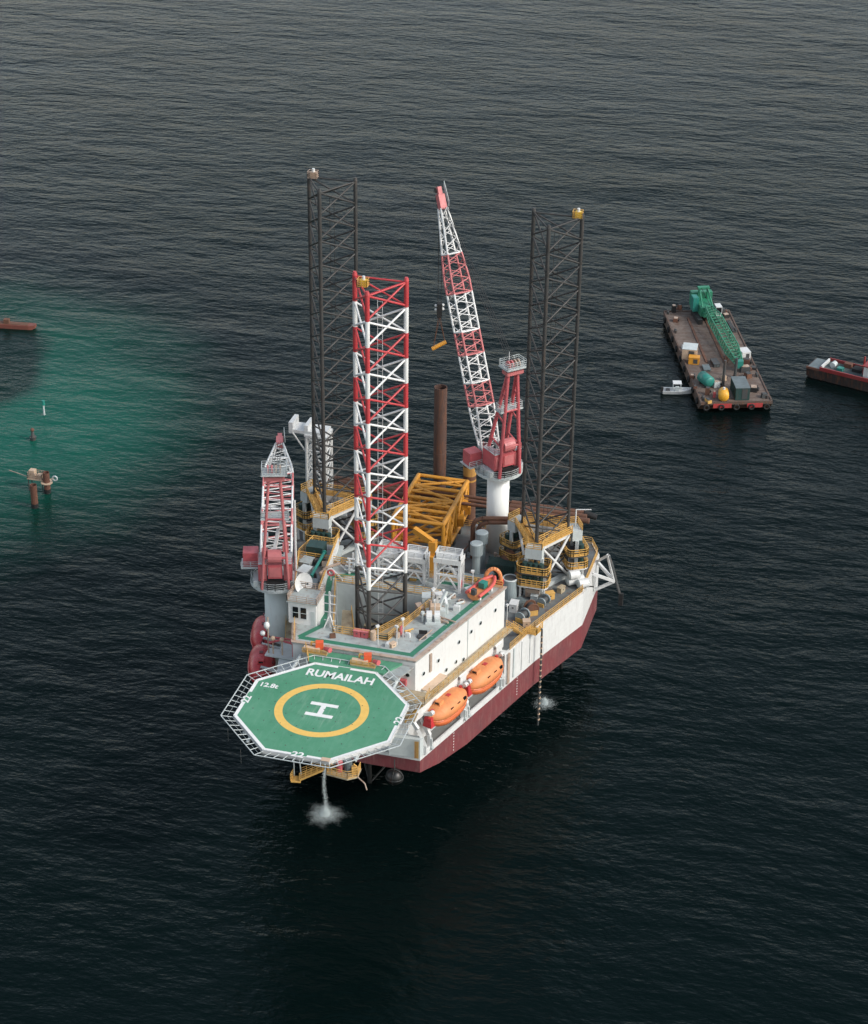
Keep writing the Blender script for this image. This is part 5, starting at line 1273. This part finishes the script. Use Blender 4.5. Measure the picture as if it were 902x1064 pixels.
# ================================================================== SMALL WHITE BOAT, RED WORKBOAT
p = at(704, 408, WZ); sb = thing('motor_boat', 'small white open motor boat with canopy beside the barge', 'boat', p); M = frame(p, R(14))
rs = []
for k in range(13):
    u = -1+k/6; ww = 1.05*(1-max(u-.1, 0)**2*1.1); ww = max(ww, .06); zz = .75+.45*max(u, 0)**2
    rs.append([(u*3.1, -ww, zz), (u*3.1, -ww*.75, -.1), (u*3.1, 0, -.35+.3*max(u, 0)), (u*3.1, ww*.75, -.1), (u*3.1, ww, zz), (u*3.1, ww*.8, zz-.02), (u*3.1, ww*.7, .35+.3*max(u, 0)), (u*3.1, -ww*.7, .35+.3*max(u, 0)), (u*3.1, -ww*.8, zz-.02)])
MB(M).loft(rs).build('hull', WHITE, sb)
MB(M).b2((-.5, -.4, .4), (.3, .4, 1.3)).build('console', GREYW, sb); MB(M).b2((-3.5, -.35, .3), (-3.0, .35, 1.3)).build('outboard_engine', BLK, sb)
MB(M).b2((-1.1, -.85, 2.3), (.7, .85, 2.4)).build('canopy', WHITE, sb)
for x in (-1.0, .6):
    for y in (-.75, .75): strut('canopy_post', M @ V((x, y, .5)), M @ V((x, y, 2.3)), .05, GREYW, sb)
MB(M).b2((-2.4, -.5, .35), (-1.6, .5, .75)).build('bench', DGREY, sb)

a = at(837, 391, WZ); b = at(881, 402, WZ); fw = (b-a); fw.z = 0; fw.normalize(); wrz = math.atan2(fw.y, fw.x)
wb = thing('red_workboat', 'dark hulled workboat with red rail cut off at the right edge', 'boat', a); M = frame(a, wrz)
oh = 5.0
MB(M).loft([[(0, .3, .3), (0, 5.0, .3), (0, 5.2, 2.3), (0, .1, 2.3)], [(1.5, 0, -.6), (1.5, 5.3, -.6), (1.5, 5.5, 2.2), (1.5, -.2, 2.2)], [(16, 0, -.6), (16, 5.3, -.6), (16, 5.5, 2.3), (16, -.2, 2.3)], [(21, 1.2, -.4), (21, 4.1, -.4), (21, 4.6, 3.0), (21, .7, 3.0)], [(24, 2.5, .4), (24, 2.8, .4), (24, 2.9, 3.6), (24, 2.4, 3.6)]]).build('hull', paint('workboat_black', (.030, .022, .020), .6, .4, .4), wb)
MB(M).b2((.3, .2, 2.31), (3.0, 5.0, 2.42)).build('stern_deck', SLATE, wb)
MB(M).b2((3.2, .1, 2.31), (16, 5.2, 2.33)).build('work_deck', paint('workboat_deck', (.06, .085, .085), .7, .4, .2), wb)
wrd = paint('workboat_red', (.24, .03, .03), .5, .3, .15)
MB(M).b2((3.0, -.32, 2.2), (20, .0, 3.0)).b2((3.0, 5.25, 2.2), (20, 5.5, 3.0)).build('bulwark', wrd, wb)
MB(M).b2((.0, -.2, 2.0), (3.0, .05, 2.45)).build('stern_bulwark', PILEO, wb)
MB(M).b2((3.0, .5, 2.35), (3.3, 4.8, 3.1)).build('white_rail', WHITE, wb)
MB(M).cyl((4.9, 2.2, 2.9), (4.9, 3.6, 2.9), .6, n=12).build('towing_winch', GREYW, wb); MB(M).b2((6.2, 1.4, 2.33), (7.4, 2.6, 3.0)).build('teal_crate', TEAL, wb)
MB(M).b2((6.8, 3.8, 2.33), (8.4, 5.0, 3.3)).build('rust_crate', PILEO, wb); MB(M).b2((9.0, 2.8, 2.33), (11.0, 4.8, 3.0)).build('engine_hatch', BLK, wb)
cbn = MB(M).b2((12.2, .9, 2.33), (17.2, 4.4, 5.0)).build('wheelhouse', WHITE, wb); MB(M).b2((12.15, 1.2, 3.8), (12.2, 4.1, 4.7)).build('wheelhouse_window', GLASS, cbn)
MB(M).b2((11.9, .7, 5.0), (17.4, 4.6, 5.2)).build('wheelhouse_roof', wrd, cbn); strut('mast', M @ V((11.6, 2.6, 2.4)), M @ V((11.6, 2.6, 6.5)), .2, wrd, wb, 8)

# ================================================================== LEFT: PILES, BUOYS, RED PONTOON
def lpile(px, pyt, pyb, dia, label, collar=False):
    p = at(px, pyb, WZ); z = at_y(px, pyt, p.y).z; t = thing('mooring_pile', label, 'pile', (p.x, p.y, WZ-2), 'rusty piles in the green water')
    n = 20; r = dia/2; A = [(p.x+r*math.cos(2*math.pi*k/n), p.y+r*math.sin(2*math.pi*k/n)) for k in range(n)]; B = [(p.x+(r-.06)*math.cos(2*math.pi*k/n), p.y+(r-.06)*math.sin(2*math.pi*k/n)) for k in range(n)]
    MB().ring(A, B, WZ-2, z).build('pipe', PILEO, t)
    MB().cyl((p.x, p.y, z-1.0), (p.x, p.y, z-.5), r-.05, n=n).build('fill', BLK, t)
    MB().cyl((p.x, p.y, WZ-1), (p.x, p.y, WZ+.9), r+.03, n=n, cap=False).build('weed_band', BLK, t)
    if collar:
        zc = z-2.2; MB().cyl((p.x, p.y, zc), (p.x, p.y, zc+.15), r+.5, n=16).build('collar', SAND, t)
        MB().torus((p.x+1.6, p.y+.3, zc+1.0), .45, .16, 'y', 14, 6).build('lifebuoy', GREYW, t); MB().beam((p.x+r, p.y, zc+.8), (p.x+1.4, p.y+.3, zc+.9), .12).build('arm', SAND, t)
    return V((p.x, p.y, z))
lpile(36.5, 504, 527, 1.30, 'rusty pile standing nearest in the green water at left')
q = lpile(49.5, 491, 512, 1.25, 'rusty pile with pale collar beside the small platform', True)
p = at(37, 511, WZ); tp_ = thing('access_platform', 'pale steel access platform on stilts beside the rusty piles', 'platform', (q.x-2.6, q.y+.5, WZ-1))
zt = q.z-1.9; cx, cy = q.x-2.4, q.y+.6
MB().b2((cx-1.5, cy-.9, zt), (cx+1.7, cy+.9, zt+.15)).build('deck', SAND, tp_)
MB().rail([(cx-1.4, cy-.8, zt+.15), (cx+1.6, cy-.8, zt+.15), (cx+1.6, cy+.8, zt+.15), (cx-1.4, cy+.8, zt+.15)], 1.2, True, .8).build('railing', RIM, tp_)
MB().b2((cx-1.2, cy-.5, zt+.15), (cx-.1, cy+.6, zt+1.7)).b2((cx+.3, cy-.4, zt+.15), (cx+1.2, cy+.5, zt+.9)).build('equipment_box', SAND, tp_)
for x in (-1.3, 1.5):
    for y in (-.7, .7): strut('stilt', (cx+x, cy+y, WZ-1), (cx+x, cy+y, zt), .08, DGREY, tp_)
strut('stay', (cx-1.4, cy, zt), (cx-6, cy+1, zt+.3), .08, RIM, tp_)
p = at(34.5, 457, WZ); by = thing('channel_buoy', 'dark can buoy floating at the left edge of the green water', 'buoy', p)
MB().cyl(p+V((0, 0, -.3)), p+V((0, 0, .7)), .55, .7, 14).cyl(p+V((0, 0, .7)), p+V((0, 0, 2.0)), .45, .2, 10).build('body', DGREY, by); MB().ball(p+V((0, 0, 2.2)), .4, 10, 6).build('top_mark', PILEO, by)
p = at(46, 431, WZ); by = thing('spar_buoy', 'thin pale spar buoy standing in the green water', 'buoy', p)
MB().cyl(p+V((0, 0, -.5)), p+V((0, 0, 3.0)), .22, .16, 10).build('spar', GREYW, by); MB().cyl(p+V((0, 0, 2.2)), p+V((0, 0, 3.2)), .32, n=10).build('top_mark', TEAL, by)
p = at(30, 341, WZ); pn_ = thing('red_pontoon', 'low rust red pontoon at the far left edge', 'pontoon', p); M = frame(p, R(8))
MB(M).loft([[(-9, -.9, .2), (-9, .9, .2), (-9, .9, .9), (-9, -.9, .9)], [(-8, -1.0, -.4), (-8, 1.0, -.4), (-8, 1.0, .9), (-8, -1.0, .9)], [(.2, -1.0, -.4), (.2, 1.0, -.4), (.2, 1.0, .9), (.2, -1.0, .9)], [(1.6, -.6, .3), (1.6, .6, .3), (1.6, .6, 1.0), (1.6, -.6, 1.0)]]).build('hull', paint('pontoon_red', (.17, .05, .035), .6, .3, .25), pn_)
MB(M).b2((-8, -.7, .9), (0, .7, 1.0)).b2((-5.5, -.5, 1.0), (-4.3, .5, 1.9)).build('deck', PIPE, pn_)
